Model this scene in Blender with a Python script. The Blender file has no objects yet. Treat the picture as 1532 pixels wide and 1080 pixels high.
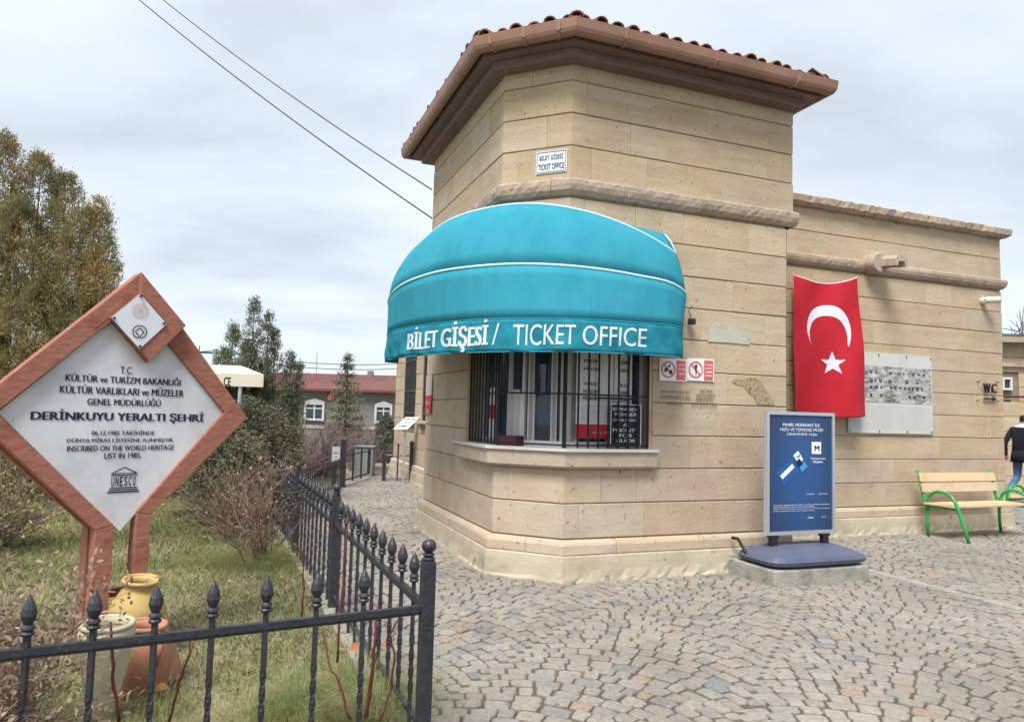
import bpy, bmesh, math, random
import numpy as np
from mathutils import Vector, Matrix
random.seed(7); RNG = np.random.default_rng(7)
SC = bpy.context.scene
COL = SC.collection

# ------------------------------------------------------------------ camera
F_PX, PITCH, ROLL, EYE = 1071.0, 0.0724, 0.0272, 1.56
cp_, sp_ = math.cos(PITCH), math.sin(PITCH)
FW = np.array([0, cp_, sp_]); U0 = np.array([0, -sp_, cp_]); R0 = np.array([1., 0, 0])
cr_, sr_ = math.cos(ROLL), math.sin(ROLL)
RT = cr_ * R0 + sr_ * U0; UP = -sr_ * R0 + cr_ * U0
OC = np.array([0, 0, EYE])
cd = bpy.data.cameras.new('camera'); cam = bpy.data.objects.new('camera', cd); COL.objects.link(cam)
cd.sensor_width = 36; cd.lens = F_PX / 1532 * 36; cd.clip_end = 1500; cd.clip_start = 0.05
M = Matrix(((RT[0], UP[0], -FW[0], OC[0]), (RT[1], UP[1], -FW[1], OC[1]), (RT[2], UP[2], -FW[2], OC[2]), (0, 0, 0, 1)))
cam.matrix_world = M
SC.camera = cam

# ------------------------------------------------------------------ world, sun, exposure
w = bpy.data.worlds.new('World'); SC.world = w; w.use_nodes = True
nt = w.node_tree; nt.nodes.clear()
def N(t, typ, **k):
    n = t.nodes.new(typ)
    for a, b in k.items(): setattr(n, a, b)
    return n
SUN_EL, SUN_AZ = math.radians(58), math.radians(200)     # azimuth clockwise from +Y
sky = N(nt, 'ShaderNodeTexSky', sky_type='NISHITA', sun_disc=False, sun_elevation=SUN_EL, sun_rotation=SUN_AZ)
bgs = N(nt, 'ShaderNodeBackground'); bgs.inputs['Strength'].default_value = 0.08
nt.links.new(sky.outputs[0], bgs.inputs[0])
tc = N(nt, 'ShaderNodeTexCoord'); sep = N(nt, 'ShaderNodeSeparateXYZ'); nt.links.new(tc.outputs['Generated'], sep.inputs[0])
zz = N(nt, 'ShaderNodeMath', operation='MAXIMUM'); zz.inputs[1].default_value = 0.0; nt.links.new(sep.outputs[2], zz.inputs[0])
za = N(nt, 'ShaderNodeMath', operation='ADD'); za.inputs[1].default_value = 0.22; nt.links.new(zz.outputs[0], za.inputs[0])
dv = N(nt, 'ShaderNodeVectorMath', operation='DIVIDE'); cz = N(nt, 'ShaderNodeCombineXYZ')
for i in range(3): nt.links.new(za.outputs[0], cz.inputs[i])
nt.links.new(tc.outputs['Generated'], dv.inputs[0]); nt.links.new(cz.outputs[0], dv.inputs[1])
mp = N(nt, 'ShaderNodeMapping'); mp.inputs['Scale'].default_value = (0.8, 1.15, 1); mp.inputs['Location'].default_value = (3.1, 1.7, 0)
nt.links.new(dv.outputs[0], mp.inputs[0])
no = N(nt, 'ShaderNodeTexNoise'); no.inputs['Scale'].default_value = 1.25; no.inputs['Detail'].default_value = 8; no.inputs['Roughness'].default_value = .5
no.inputs['Distortion'].default_value = .15
nt.links.new(mp.outputs[0], no.inputs['Vector'])
cr = N(nt, 'ShaderNodeValToRGB'); e = cr.color_ramp.elements
e[0].position = .36; e[0].color = (.36, .395, .44, 1); e[1].position = .66; e[1].color = (.505, .555, .615, 1)
m_ = cr.color_ramp.elements.new(.5); m_.color = (.445, .49, .545, 1)
nt.links.new(no.outputs['Fac'], cr.inputs[0])
bgc = N(nt, 'ShaderNodeBackground'); bgc.inputs['Strength'].default_value = 0.9
nt.links.new(cr.outputs[0], bgc.inputs[0])
mx = N(nt, 'ShaderNodeMixShader'); mx.inputs[0].default_value = .9
nt.links.new(bgs.outputs[0], mx.inputs[1]); nt.links.new(bgc.outputs[0], mx.inputs[2])
wo = N(nt, 'ShaderNodeOutputWorld'); nt.links.new(mx.outputs[0], wo.inputs[0])
sd = bpy.data.lights.new('sun', 'SUN'); sd.energy = 2.5; sd.angle = math.radians(25); sd.color = (1, .965, .91)
sun = bpy.data.objects.new('sun', sd); COL.objects.link(sun)
sdir = Vector((math.sin(SUN_AZ) * math.cos(SUN_EL), math.cos(SUN_AZ) * math.cos(SUN_EL), math.sin(SUN_EL)))
sun.rotation_euler = sdir.to_track_quat('Z', 'Y').to_euler()
SC.view_settings.view_transform = 'Standard'; SC.view_settings.look = 'None'
SC.view_settings.exposure = 1.12; SC.view_settings.gamma = 1.0; SC.view_settings.use_curve_mapping = False

# ------------------------------------------------------------------ pixel -> place helpers (photo pixels, 1532 x 1080)
def ray(x, y): return FW + RT * (x - 766) / F_PX - UP * (y - 540) / F_PX
def gp(x, y, z=0.0):
    d = ray(x, y); return OC + d * ((z - EYE) / d[2])
def ad(x, y, Y):
    d = ray(x, y); return OC + d * (Y / d[1])
def pl(x, y, P, ang):
    n = np.array([-math.sin(ang), math.cos(ang), 0]); d = ray(x, y)
    return OC + d * ((np.array([P[0], P[1], 0]) - OC) @ n) / (d @ n)
def uv(a): return np.array([math.cos(a), math.sin(a)])

# ------------------------------------------------------------------ materials
MATS = {}
def pm(name, cols, scale=4, rough=.8, bump=0, bscale=40, rnd=0, tint=0, metal=0, spots=0, spot_scale=30, spot_col=(.1, .08, .06), stretch=None, detail=6, spec=.3, trans=0, streak=0):
    """procedural material: colour noise between cols, per-object (rnd) and per-face (tint) variation, dark spots, bump"""
    m = bpy.data.materials.new(name); m.use_nodes = True; t = m.node_tree; L = t.links
    b = t.nodes['Principled BSDF']; b.inputs['Roughness'].default_value = rough; b.inputs['Metallic'].default_value = metal
    b.inputs['Specular IOR Level'].default_value = spec
    c = N(t, 'ShaderNodeTexCoord'); mpn = N(t, 'ShaderNodeMapping'); L.new(c.outputs['Object'], mpn.inputs[0])
    if stretch: mpn.inputs['Scale'].default_value = stretch
    vec = mpn.outputs[0]
    oi = None
    if rnd:
        oi = N(t, 'ShaderNodeObjectInfo'); s = N(t, 'ShaderNodeMath', operation='MULTIPLY'); s.inputs[1].default_value = 37.
        L.new(oi.outputs['Random'], s.inputs[0]); a = N(t, 'ShaderNodeVectorMath', operation='ADD'); cx = N(t, 'ShaderNodeCombineXYZ')
        for i in range(3): L.new(s.outputs[0], cx.inputs[i])
        L.new(vec, a.inputs[0]); L.new(cx.outputs[0], a.inputs[1]); vec = a.outputs[0]
    n1 = N(t, 'ShaderNodeTexNoise'); n1.inputs['Scale'].default_value = scale; n1.inputs['Detail'].default_value = detail; n1.inputs['Roughness'].default_value = .6
    L.new(vec, n1.inputs['Vector'])
    r = N(t, 'ShaderNodeValToRGB'); els = r.color_ramp.elements
    k = len(cols)
    pos = [.3 + .4 * i / max(1, k - 1) for i in range(k)]
    els[0].position = pos[0]; els[0].color = (*cols[0], 1); els[1].position = pos[-1] if k > 1 else 1; els[1].color = (*cols[-1], 1)
    for i in range(1, k - 1):
        q = els.new(pos[i]); q.color = (*cols[i], 1)
    L.new(n1.outputs['Fac'], r.inputs[0]); colr = r.outputs[0]
    if rnd:
        # object random: value and warmth shifts
        mr = N(t, 'ShaderNodeMapRange'); mr.inputs['To Min'].default_value = 1 - rnd; mr.inputs['To Max'].default_value = 1 + rnd
        L.new(oi.outputs['Random'], mr.inputs['Value'])
        h = N(t, 'ShaderNodeHueSaturation'); L.new(mr.outputs[0], h.inputs['Value']); L.new(colr, h.inputs['Color'])
        fr = N(t, 'ShaderNodeMath', operation='FRACT'); ml = N(t, 'ShaderNodeMath', operation='MULTIPLY'); ml.inputs[1].default_value = 7.31
        L.new(oi.outputs['Random'], ml.inputs[0]); L.new(ml.outputs[0], fr.inputs[0])
        m2 = N(t, 'ShaderNodeMapRange'); m2.inputs['To Min'].default_value = .492; m2.inputs['To Max'].default_value = .505; L.new(fr.outputs[0], m2.inputs['Value']); L.new(m2.outputs[0], h.inputs['Hue'])
        fr2 = N(t, 'ShaderNodeMath', operation='FRACT'); ml2 = N(t, 'ShaderNodeMath', operation='MULTIPLY'); ml2.inputs[1].default_value = 13.7
        L.new(oi.outputs['Random'], ml2.inputs[0]); L.new(ml2.outputs[0], fr2.inputs[0])
        m3 = N(t, 'ShaderNodeMapRange'); m3.inputs['To Min'].default_value = .88; m3.inputs['To Max'].default_value = 1.12; L.new(fr2.outputs[0], m3.inputs['Value']); L.new(m3.outputs[0], h.inputs['Saturation'])
        colr = h.outputs[0]
    if tint:
        at = N(t, 'ShaderNodeAttribute', attribute_name='tint'); mr = N(t, 'ShaderNodeMapRange')
        mr.inputs['To Min'].default_value = 1 - tint; mr.inputs['To Max'].default_value = 1 + tint; L.new(at.outputs['Fac'], mr.inputs['Value'])
        h = N(t, 'ShaderNodeHueSaturation'); L.new(mr.outputs[0], h.inputs['Value']); L.new(colr, h.inputs['Color'])
        fr = N(t, 'ShaderNodeMath', operation='FRACT'); ml = N(t, 'ShaderNodeMath', operation='MULTIPLY'); ml.inputs[1].default_value = 9.7
        L.new(at.outputs['Fac'], ml.inputs[0]); L.new(ml.outputs[0], fr.inputs[0])
        m2 = N(t, 'ShaderNodeMapRange'); m2.inputs['To Min'].default_value = .5 - .07 * tint; m2.inputs['To Max'].default_value = .5 + .05 * tint; L.new(fr.outputs[0], m2.inputs['Value']); L.new(m2.outputs[0], h.inputs['Hue'])
        colr = h.outputs[0]
    if spots:
        v = N(t, 'ShaderNodeTexNoise'); v.inputs['Scale'].default_value = spot_scale; v.inputs['Detail'].default_value = 2; L.new(vec, v.inputs['Vector'])
        vr = N(t, 'ShaderNodeValToRGB'); vr.color_ramp.elements[0].position = 1 - spots; vr.color_ramp.elements[1].position = min(1, 1 - spots + .05)
        L.new(v.outputs['Fac'], vr.inputs[0]); mm = N(t, 'ShaderNodeMix', data_type='RGBA'); L.new(vr.outputs[0], mm.inputs['Factor'])
        L.new(colr, mm.inputs['A']); mm.inputs['B'].default_value = (*spot_col, 1); colr = mm.outputs['Result']
    if streak:
        # sedimentary banding on some blocks
        wv = N(t, 'ShaderNodeTexNoise'); wv.inputs['Scale'].default_value = 1.0; wv.inputs['Detail'].default_value = 5; wv.inputs['Distortion'].default_value = .6
        ms = N(t, 'ShaderNodeMapping'); ms.inputs['Scale'].default_value = (1.2, 1.2, 13); ms.inputs['Rotation'].default_value = (0, .22, 0)
        L.new(vec, ms.inputs[0]); L.new(ms.outputs[0], wv.inputs['Vector'])
        sr = N(t, 'ShaderNodeValToRGB'); sr.color_ramp.elements[0].position = .35; sr.color_ramp.elements[0].color = (1 - streak,) * 3 + (1,); sr.color_ramp.elements[1].position = .62; sr.color_ramp.elements[1].color = (1 + streak * .3,) * 3 + (1,)
        L.new(wv.outputs['Fac'], sr.inputs[0]); mm = N(t, 'ShaderNodeMix', data_type='RGBA', blend_type='MULTIPLY'); mm.inputs['Factor'].default_value = 1
        L.new(colr, mm.inputs['A']); L.new(sr.outputs[0], mm.inputs['B']); colr = mm.outputs['Result']
    L.new(colr, b.inputs['Base Color'])
    if bump:
        n2 = N(t, 'ShaderNodeTexNoise'); n2.inputs['Scale'].default_value = bscale; n2.inputs['Detail'].default_value = 5; L.new(vec, n2.inputs['Vector'])
        bm_ = N(t, 'ShaderNodeBump'); bm_.inputs['Strength'].default_value = bump; bm_.inputs['Distance'].default_value = .01
        L.new(n2.outputs['Fac'], bm_.inputs['Height']); L.new(bm_.outputs[0], b.inputs['Normal'])
    if trans:
        tr = N(t, 'ShaderNodeBsdfTranslucent'); L.new(colr, tr.inputs[0]); ms = N(t, 'ShaderNodeMixShader'); ms.inputs[0].default_value = trans
        L.new(b.outputs[0], ms.inputs[1]); L.new(tr.outputs[0], ms.inputs[2]); L.new(ms.outputs[0], t.nodes['Material Output'].inputs[0])
    MATS[name] = m
    return m

stone = pm('sandstone', [(.43, .335, .225), (.47, .375, .258), (.495, .41, .285)], 2.2, .9, .45, 35, rnd=.045, spots=.315, spot_scale=24, spot_col=(.22, .155, .10), streak=.10)
stone_low = pm('sandstone_worn', [(.415, .325, .235), (.46, .37, .27), (.49, .405, .30)], 3, .9, .5, 30, rnd=.045, spots=.325, spot_scale=20, spot_col=(.24, .175, .12), streak=.06)
mortar = pm('dark_mortar', [(.20, .155, .11), (.28, .22, .155)], 8, .95)
pink = pm('pink_tuff', [(.31, .24, .185), (.41, .32, .25), (.46, .37, .29)], 6, .95, .7, 25, rnd=.1, spots=.33, spot_scale=14, spot_col=(.2, .16, .13))
plaster = pm('base_render', [(.34, .28, .2), (.45, .385, .285), (.50, .44, .33)], 2.5, .95, .6, 18, spots=.33, spot_scale=7, spot_col=(.27, .22, .16))
wood_fascia = pm('brown_fascia', [(.15, .098, .085), (.20, .135, .115)], 3, .6, .1, 30, stretch=(1, 1, 8))
gutter_m = pm('terracotta_gutter', [(.22, .12, .085), (.29, .165, .115)], 3, .5, .1, 10)
tile_m = pm('clay_tile', [(.13, .07, .055), (.23, .125, .09), (.17, .11, .09)], 8, .85, .3, 30, rnd=.3)
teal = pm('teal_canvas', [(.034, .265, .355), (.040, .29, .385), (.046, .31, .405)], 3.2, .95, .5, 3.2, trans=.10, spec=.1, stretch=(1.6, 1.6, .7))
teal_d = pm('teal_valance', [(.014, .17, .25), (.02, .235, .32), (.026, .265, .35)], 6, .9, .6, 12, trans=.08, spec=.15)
piping_m = pm('pale_piping', [(.5, .72, .75)], 4, .6)
white_p = pm('white_print', [(.8, .8, .8)], 4, .5)
marble = pm('white_marble', [(.46, .47, .485), (.60, .61, .62), (.67, .68, .69)], 3.0, .35, .05, 12)
sill_m = pm('pale_marble', [(.5, .48, .44), (.6, .58, .54)], 5, .5)
sign_m = pm('terracotta_paint', [(.24, .09, .06), (.32, .135, .095), (.29, .12, .09)], 5, .8, .6, 18, spots=.32, spot_scale=30, spot_col=(.19, .085, .065), stretch=(1, 1, 1.6), spec=.15)
black_p = pm('black_print', [(.012, .012, .02)], 4, .5)
navy_p = pm('navy_print', [(.018, .018, .06)], 4, .5)
red_p = pm('red_print', [(.55, .035, .04)], 4, .5)
redfade = pm('faded_red_print', [(.62, .12, .12)], 4, .5)
pinkfade = pm('faded_pink_print', [(.6, .35, .35)], 4, .6)
iron = pm('black_iron', [(.018, .020, .026), (.035, .037, .045)], 20, .42, .35, 60, spots=.3, spot_scale=40, spot_col=(.07, .07, .08), spec=.5)
flag_r = pm('red_flag_cloth', [(.45, .010, .022), (.52, .016, .03)], 2, .75, .1, 150, trans=.05)
flag_w = pm('white_flag_cloth', [(.7, .7, .76)], 2, .75)
alu = pm('aluminium', [(.55, .58, .62)], 4, .3, metal=.6)
grey_pl = pm('slate_plastic', [(.075, .09, .14), (.1, .115, .17)], 3, .5, .15, 60)
blk_pl = pm('black_plastic', [(.02, .02, .024)], 3, .5)
upvc = pm('white_upvc', [(.60, .60, .58)], 3, .35)
cream_panel = pm('cream_panel', [(.5, .48, .42)], 3, .5)
green_m = pm('green_paint', [(.012, .27, .045), (.016, .33, .06)], 6, .35, .1, 40, spec=.5)
wood_m = pm('varnished_pine', [(.50, .36, .21), (.60, .45, .28), (.55, .40, .24)], 5, .5, .15, 30, stretch=(1, 1, 1), rnd=.1)
conc = pm('concrete', [(.20, .20, .165), (.30, .29, .25), (.36, .34, .29)], 6, .95, .8, 30, spots=.3, spot_scale=10, spot_col=(.14, .14, .09))
cob_m = pm('cobble_granite', [(.235, .212, .18), (.315, .29, .25)], 9, .85, .45, 50, tint=.3, detail=4)
bed_m = pm('paving_bed', [(.075, .06, .045), (.12, .095, .07), (.09, .08, .05)], 12, 1, .6, 30)
def cobble_mat():
    m = bpy.data.materials.new('mixed_setts'); m.use_nodes = True; t = m.node_tree; L = t.links; b = t.nodes['Principled BSDF']; b.inputs['Roughness'].default_value = .85; b.inputs['Specular IOR Level'].default_value = .3
    at = N(t, 'ShaderNodeAttribute', attribute_name='tint'); r = N(t, 'ShaderNodeValToRGB'); els = r.color_ramp.elements
    cl = [(0, (.225, .23, .235)), (.2, (.27, .262, .245)), (.45, (.305, .283, .25)), (.62, (.325, .30, .262)), (.85, (.345, .318, .275)), (.95, (.345, .295, .245)), (1, (.34, .26, .21))]
    els[0].position, els[0].color = cl[0][0], (*cl[0][1], 1); els[1].position, els[1].color = cl[-1][0], (*cl[-1][1], 1)
    for p, c in cl[1:-1]: e_ = els.new(p); e_.color = (*c, 1)
    L.new(at.outputs['Fac'], r.inputs[0]); c = N(t, 'ShaderNodeTexCoord')
    def mul(col, scale, lo, hi, p0, p1, det=5):
        n = N(t, 'ShaderNodeTexNoise'); n.inputs['Scale'].default_value = scale; n.inputs['Detail'].default_value = det; n.inputs['Roughness'].default_value = .65; L.new(c.outputs['Object'], n.inputs['Vector'])
        q = N(t, 'ShaderNodeValToRGB'); q.color_ramp.elements[0].position = p0; q.color_ramp.elements[0].color = (*lo, 1); q.color_ramp.elements[1].position = p1; q.color_ramp.elements[1].color = (*hi, 1); L.new(n.outputs['Fac'], q.inputs[0])
        m_ = N(t, 'ShaderNodeMix', data_type='RGBA', blend_type='MULTIPLY'); m_.inputs['Factor'].default_value = 1; L.new(col, m_.inputs['A']); L.new(q.outputs[0], m_.inputs['B']); return m_.outputs['Result']
    col = mul(r.outputs[0], .8, (.76, .74, .71), (.95, .94, .925), .38, .62); col = mul(col, 26, (.84, .83, .82), (1.07, 1.07, 1.07), .36, .58); col = mul(col, 90, (.85, .84, .83), (1.1, 1.1, 1.1), .35, .65)
    L.new(col, b.inputs['Base Color']); n2 = N(t, 'ShaderNodeTexNoise'); n2.inputs['Scale'].default_value = 45; n2.inputs['Detail'].default_value = 5; L.new(c.outputs['Object'], n2.inputs['Vector'])
    bm_ = N(t, 'ShaderNodeBump'); bm_.inputs['Strength'].default_value = .6; bm_.inputs['Distance'].default_value = .012; L.new(n2.outputs['Fac'], bm_.inputs['Height']); L.new(bm_.outputs[0], b.inputs['Normal']); return m
cob_m = cobble_mat()
soil_m = pm('soil_and_thatch', [(.19, .155, .095), (.28, .24, .145), (.19, .185, .095)], 2.2, 1, .6, 40)
grass_m = pm('grass_blades', [(.13, .17, .06), (.24, .25, .115), (.35, .32, .175)], 1.1, .9, tint=.35, trans=.25)
far_m = pm('dry_ground', [(.2, .17, .12), (.15, .15, .08)], .3, 1)
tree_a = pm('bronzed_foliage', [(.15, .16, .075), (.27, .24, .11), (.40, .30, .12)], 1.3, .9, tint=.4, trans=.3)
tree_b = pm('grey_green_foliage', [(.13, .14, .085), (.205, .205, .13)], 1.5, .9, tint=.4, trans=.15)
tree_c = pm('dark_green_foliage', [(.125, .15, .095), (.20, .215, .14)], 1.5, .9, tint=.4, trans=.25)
bark = pm('bark', [(.08, .06, .045), (.14, .11, .085)], 12, 1, .8, 30)
twig_m = pm('dry_twigs', [(.14, .09, .075), (.22, .16, .12)], 6, 1, tint=.3)
twig_p = pm('mauve_twigs', [(.13, .085, .09), (.2, .15, .15)], 6, 1, tint=.3)
leaf_dry = pm('dry_leaves', [(.19, .12, .09), (.30, .22, .16), (.22, .19, .11)], 9, .9, tint=.4, trans=.2)
cane_m = pm('red_canes', [(.09, .016, .016), (.15, .04, .03)], 10, .6)
yellow_g = pm('yellow_glazed_clay', [(.42, .29, .095), (.5, .36, .14)], 6, .55, .15, 15, spots=.25, spot_scale=25, spot_col=(.36, .22, .07))
cream_g = pm('cream_clay', [(.40, .37, .24), (.5, .46, .32)], 5, .7, .2, 15, spots=.3, spot_scale=12, spot_col=(.38, .3, .2))
terra = pm('terracotta_clay', [(.36, .16, .09), (.46, .22, .14)], 5, .85, .3, 15, spots=.3, spot_scale=9, spot_col=(.42, .27, .2))
house_w = pm('grey_house_wall', [(.16, .155, .145), (.21, .2, .185)], 1.2, .95)
rooft_m = pm('red_roof_tiles', [(.25, .14, .115), (.33, .20, .165)], 1.5, .9, tint=.2)
win_w = pm('white_window_trim', [(.5, .5, .5)], 3, .6)
cream_c = pm('cream_canvas', [(.62, .58, .46), (.68, .64, .53)], 2, .8, trans=.1)
skin = pm('skin', [(.36, .2, .14)], 4, .6); hairm = pm('dark_hair', [(.02, .015, .012)], 10, .6)
jacket = pm('navy_blazer', [(.012, .013, .02)], 10, .9); jeans = pm('blue_jeans', [(.06, .12, .26), (.1, .17, .32)], 12, .9); shirt = pm('white_shirt', [(.7, .7, .72)], 4, .8)
shoe = pm('dark_shoe', [(.03, .02, .018)], 4, .5)
util_m = pm('grey_cabinet', [(.2, .22, .21)], 4, .7)
cam_w = pm('camera_white', [(.6, .6, .58)], 4, .4)
dark_in = pm('dark_interior', [(.03, .035, .045)], 2, .8)
curtain = pm('blue_blind', [(.09, .13, .22), (.13, .18, .28)], 3, .9)
ghost_m = pm('tarnished_letters', [(.17, .13, .09)], 20, .7)
wire_m = pm('wire', [(.03, .035, .045)], 1, .6)

def glass(name, col, alpha=.35, rough=.03):
    m = bpy.data.materials.new(name); m.use_nodes = True; t = m.node_tree; b = t.nodes['Principled BSDF']
    b.inputs['Base Color'].default_value = (*col, 1); b.inputs['Roughness'].default_value = rough; b.inputs['Alpha'].default_value = alpha; b.inputs['Specular IOR Level'].default_value = .6
    return m
pane_m = glass('window_pane', (.10, .14, .2), .3)
dark_pane = glass('dark_window_pane', (.03, .045, .07), .85)

def poster_blue():
    m = bpy.data.materials.new('blue_poster'); m.use_nodes = True; t = m.node_tree; L = t.links; b = t.nodes['Principled BSDF']; b.inputs['Roughness'].default_value = .25
    c = N(t, 'ShaderNodeTexCoord'); g = N(t, 'ShaderNodeTexGradient', gradient_type='SPHERICAL'); mpn = N(t, 'ShaderNodeMapping')
    mpn.inputs['Location'].default_value = (-.55, -.5, -.55); mpn.inputs['Scale'].default_value = (1.1, 1, 1.1)
    L.new(c.outputs['Generated'], mpn.inputs[0]); L.new(mpn.outputs[0], g.inputs[0])
    r = N(t, 'ShaderNodeValToRGB'); r.color_ramp.elements[0].color = (.018, .033, .07, 1); r.color_ramp.elements[1].color = (.024, .085, .24, 1); r.color_ramp.elements[1].position = .75
    L.new(g.outputs['Fac'], r.inputs[0])
    n = N(t, 'ShaderNodeTexNoise'); n.inputs['Scale'].default_value = 3; ms = N(t, 'ShaderNodeMapping'); ms.inputs['Scale'].default_value = (.7, 1, 9); L.new(c.outputs['Generated'], ms.inputs[0]); L.new(ms.outputs[0], n.inputs['Vector'])
    bm_ = N(t, 'ShaderNodeBump'); bm_.inputs['Strength'].default_value = .25; L.new(n.outputs['Fac'], bm_.inputs['Height']); L.new(bm_.outputs[0], b.inputs['Normal'])
    L.new(r.outputs[0], b.inputs['Base Color'])
    return m
poster_m = poster_blue()
def photo_mat():
    m = bpy.data.materials.new('printed_cave_photo'); m.use_nodes = True; t = m.node_tree; L = t.links; b = t.nodes['Principled BSDF']; b.inputs['Roughness'].default_value = .4
    c = N(t, 'ShaderNodeTexCoord'); ms = N(t, 'ShaderNodeMapping'); ms.inputs['Scale'].default_value = (3, 1, 3.6); L.new(c.outputs['Generated'], ms.inputs[0])
    n = N(t, 'ShaderNodeTexNoise'); n.inputs['Scale'].default_value = 3.2; n.inputs['Detail'].default_value = 10; n.inputs['Roughness'].default_value = .72; n.inputs['Distortion'].default_value = .5; L.new(ms.outputs[0], n.inputs['Vector'])
    r = N(t, 'ShaderNodeValToRGB'); r.color_ramp.elements[0].position = .36; r.color_ramp.elements[0].color = (.03, .03, .03, 1); r.color_ramp.elements[1].position = .60; r.color_ramp.elements[1].color = (.55, .55, .53, 1)
    q = r.color_ramp.elements.new(.46); q.color = (.27, .27, .26, 1)
    L.new(n.outputs['Fac'], r.inputs[0]); L.new(r.outputs[0], b.inputs['Base Color'])
    return m
photo_m = photo_mat()

# ------------------------------------------------------------------ mesh helpers
class MB:
    def __init__(s): s.v = []; s.f = []; s.t = []
    def add(s, vs, fs, tint=None):
        o = len(s.v); s.v += [tuple(map(float, q)) for q in vs]; s.f += [tuple(i + o for i in f) for f in fs]
        s.t += [tint if tint is not None else .5] * len(fs)
    def box(s, c, size, R=None):
        """centre, size, optional 3x3 column axes"""
        c = np.array(c, float); R = np.eye(3) if R is None else R
        vs = [c + R @ (np.array([a, b, d]) * np.array(size) / 2) for a in (-1, 1) for b in (-1, 1) for d in (-1, 1)]
        s.add(vs, [(0, 1, 3, 2), (4, 6, 7, 5), (0, 4, 5, 1), (2, 3, 7, 6), (0, 2, 6, 4), (1, 5, 7, 3)])
    def prism(s, poly, d, ):
        """3D polygon extruded by vector d"""
        n = len(poly); P = [np.array(p, float) for p in poly]; Q = [p + np.array(d, float) for p in P]
        s.add(P + Q, [tuple(range(n)), tuple(range(2 * n - 1, n - 1, -1))] + [(i, i + n, (i + 1) % n + n, (i + 1) % n)for i in range(n)])
    def tube(s, pts, r, n=8, closed=False, caps=True, tint=None):
        pts = [np.array(p, float) for p in pts]; m = len(pts)
        rr = r if hasattr(r, '__len__') else [r] * m
        vs = []; fs = []; prev = None
        for i, p in enumerate(pts):
            if closed: d = pts[(i + 1) % m] - pts[i - 1]
            else: d = pts[min(i + 1, m - 1)] - pts[max(i - 1, 0)]
            d = d / (np.linalg.norm(d) + 1e-12)
            if prev is None:
                a = np.array([0, 0, 1.]) if abs(d[2]) < .9 else np.array([1., 0, 0])
                x = np.cross(d, a)
            else: x = prev - d * (prev @ d)
            x /= np.linalg.norm(x) + 1e-12; prev = x; y = np.cross(d, x)
            for k in range(n):
                t = 2 * math.pi * k / n; vs.append(p + (x * math.cos(t) + y * math.sin(t)) * rr[i])
        for i in range(m if closed else m - 1):
            for k in range(n):
                a = i * n + k; b = i * n + (k + 1) % n; j = (i + 1) % m
                fs.append((a, b, j * n + (k + 1) % n, j * n + k))
        if caps and not closed: fs += [tuple(range(n - 1, -1, -1)), tuple((m - 1) * n + k for k in range(n))]
        s.add(vs, fs, tint)
    def lathe(s, prof, n=16, origin=(0, 0, 0), R=None, cap=True):
        """prof: (r,z) list"""
        R = np.eye(3) if R is None else R; o = np.array(origin, float); vs = []; fs = []
        for r, z in prof:
            for k in range(n):
                t = 2 * math.pi * k / n; vs.append(o + R @ np.array([r * math.cos(t), r * math.sin(t), z]))
        for i in range(len(prof) - 1):
            for k in range(n): fs.append((i * n + k, i * n + (k + 1) % n, (i + 1) * n + (k + 1) % n, (i + 1) * n + k))
        if cap: fs += [tuple(range(n - 1, -1, -1)), tuple((len(prof) - 1) * n + k for k in range(n))]
        s.add(vs, fs)
    def mesh(s, name, mat, smooth=False, tint=False, bevel=0, fixn=True):
        m = bpy.data.meshes.new(name); m.from_pydata(s.v, [], s.f); m.materials.append(mat)
        if tint:
            a = m.attributes.new('tint', 'FLOAT', 'FACE'); a.data.foreach_set('value', np.array(s.t, dtype=np.float32))
        if fixn or bevel:
            bm = bmesh.new(); bm.from_mesh(m)
            if bevel:
                bmesh.ops.remove_doubles(bm, verts=bm.verts, dist=1e-5)
                es = [e for e in bm.edges if len(e.link_faces) == 2 and e.calc_face_angle(0) > .5]
                bmesh.ops.bevel(bm, geom=es, offset=bevel, segments=2, affect='EDGES', profile=.5, clamp_overlap=True)
            if fixn: bmesh.ops.recalc_face_normals(bm, faces=bm.faces)
            bm.to_mesh(m); bm.free()
        if smooth: m.polygons.foreach_set('use_smooth', [True] * len(m.polygons))
        return m
    def build(s, name, mat, parent=None, **k):
        return link(name, s.mesh(name, mat, **k), parent)

def link(name, data, parent=None):
    o = bpy.data.objects.new(name, data); COL.objects.link(o)
    if parent is not None:
        o.parent = parent
        p = parent; off = Vector((0, 0, 0))
        while p is not None: off += p.location; p = p.parent
        o.location = -off      # all meshes are authored in world coordinates
    return o
def thing(name, label, cat, loc=(0, 0, 0), group=None):
    o = bpy.data.objects.new(name, None); COL.objects.link(o); o.empty_display_size = .2; o.location = Vector([float(q) for q in loc])
    tag(o, label, cat, group); return o
def tag(o, label, cat, group=None):
    o['label'] = label; o['category'] = cat
    if group: o['group'] = group
    return o
def struct(o): o['kind'] = 'structure'; return o
def stuff(o): o['kind'] = 'stuff'; return o
def copy_tree(o, parent=None, delta=None):
    c = o.copy(); COL.objects.link(c); c.parent = parent
    if parent is None and delta is not None: c.location = o.location + Vector(delta)
    for ch in list(o.children):
        d = ch.copy(); COL.objects.link(d); d.parent = c
        for g in list(ch.children):
            e_ = g.copy(); COL.objects.link(e_); e_.parent = d
    return c
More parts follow.
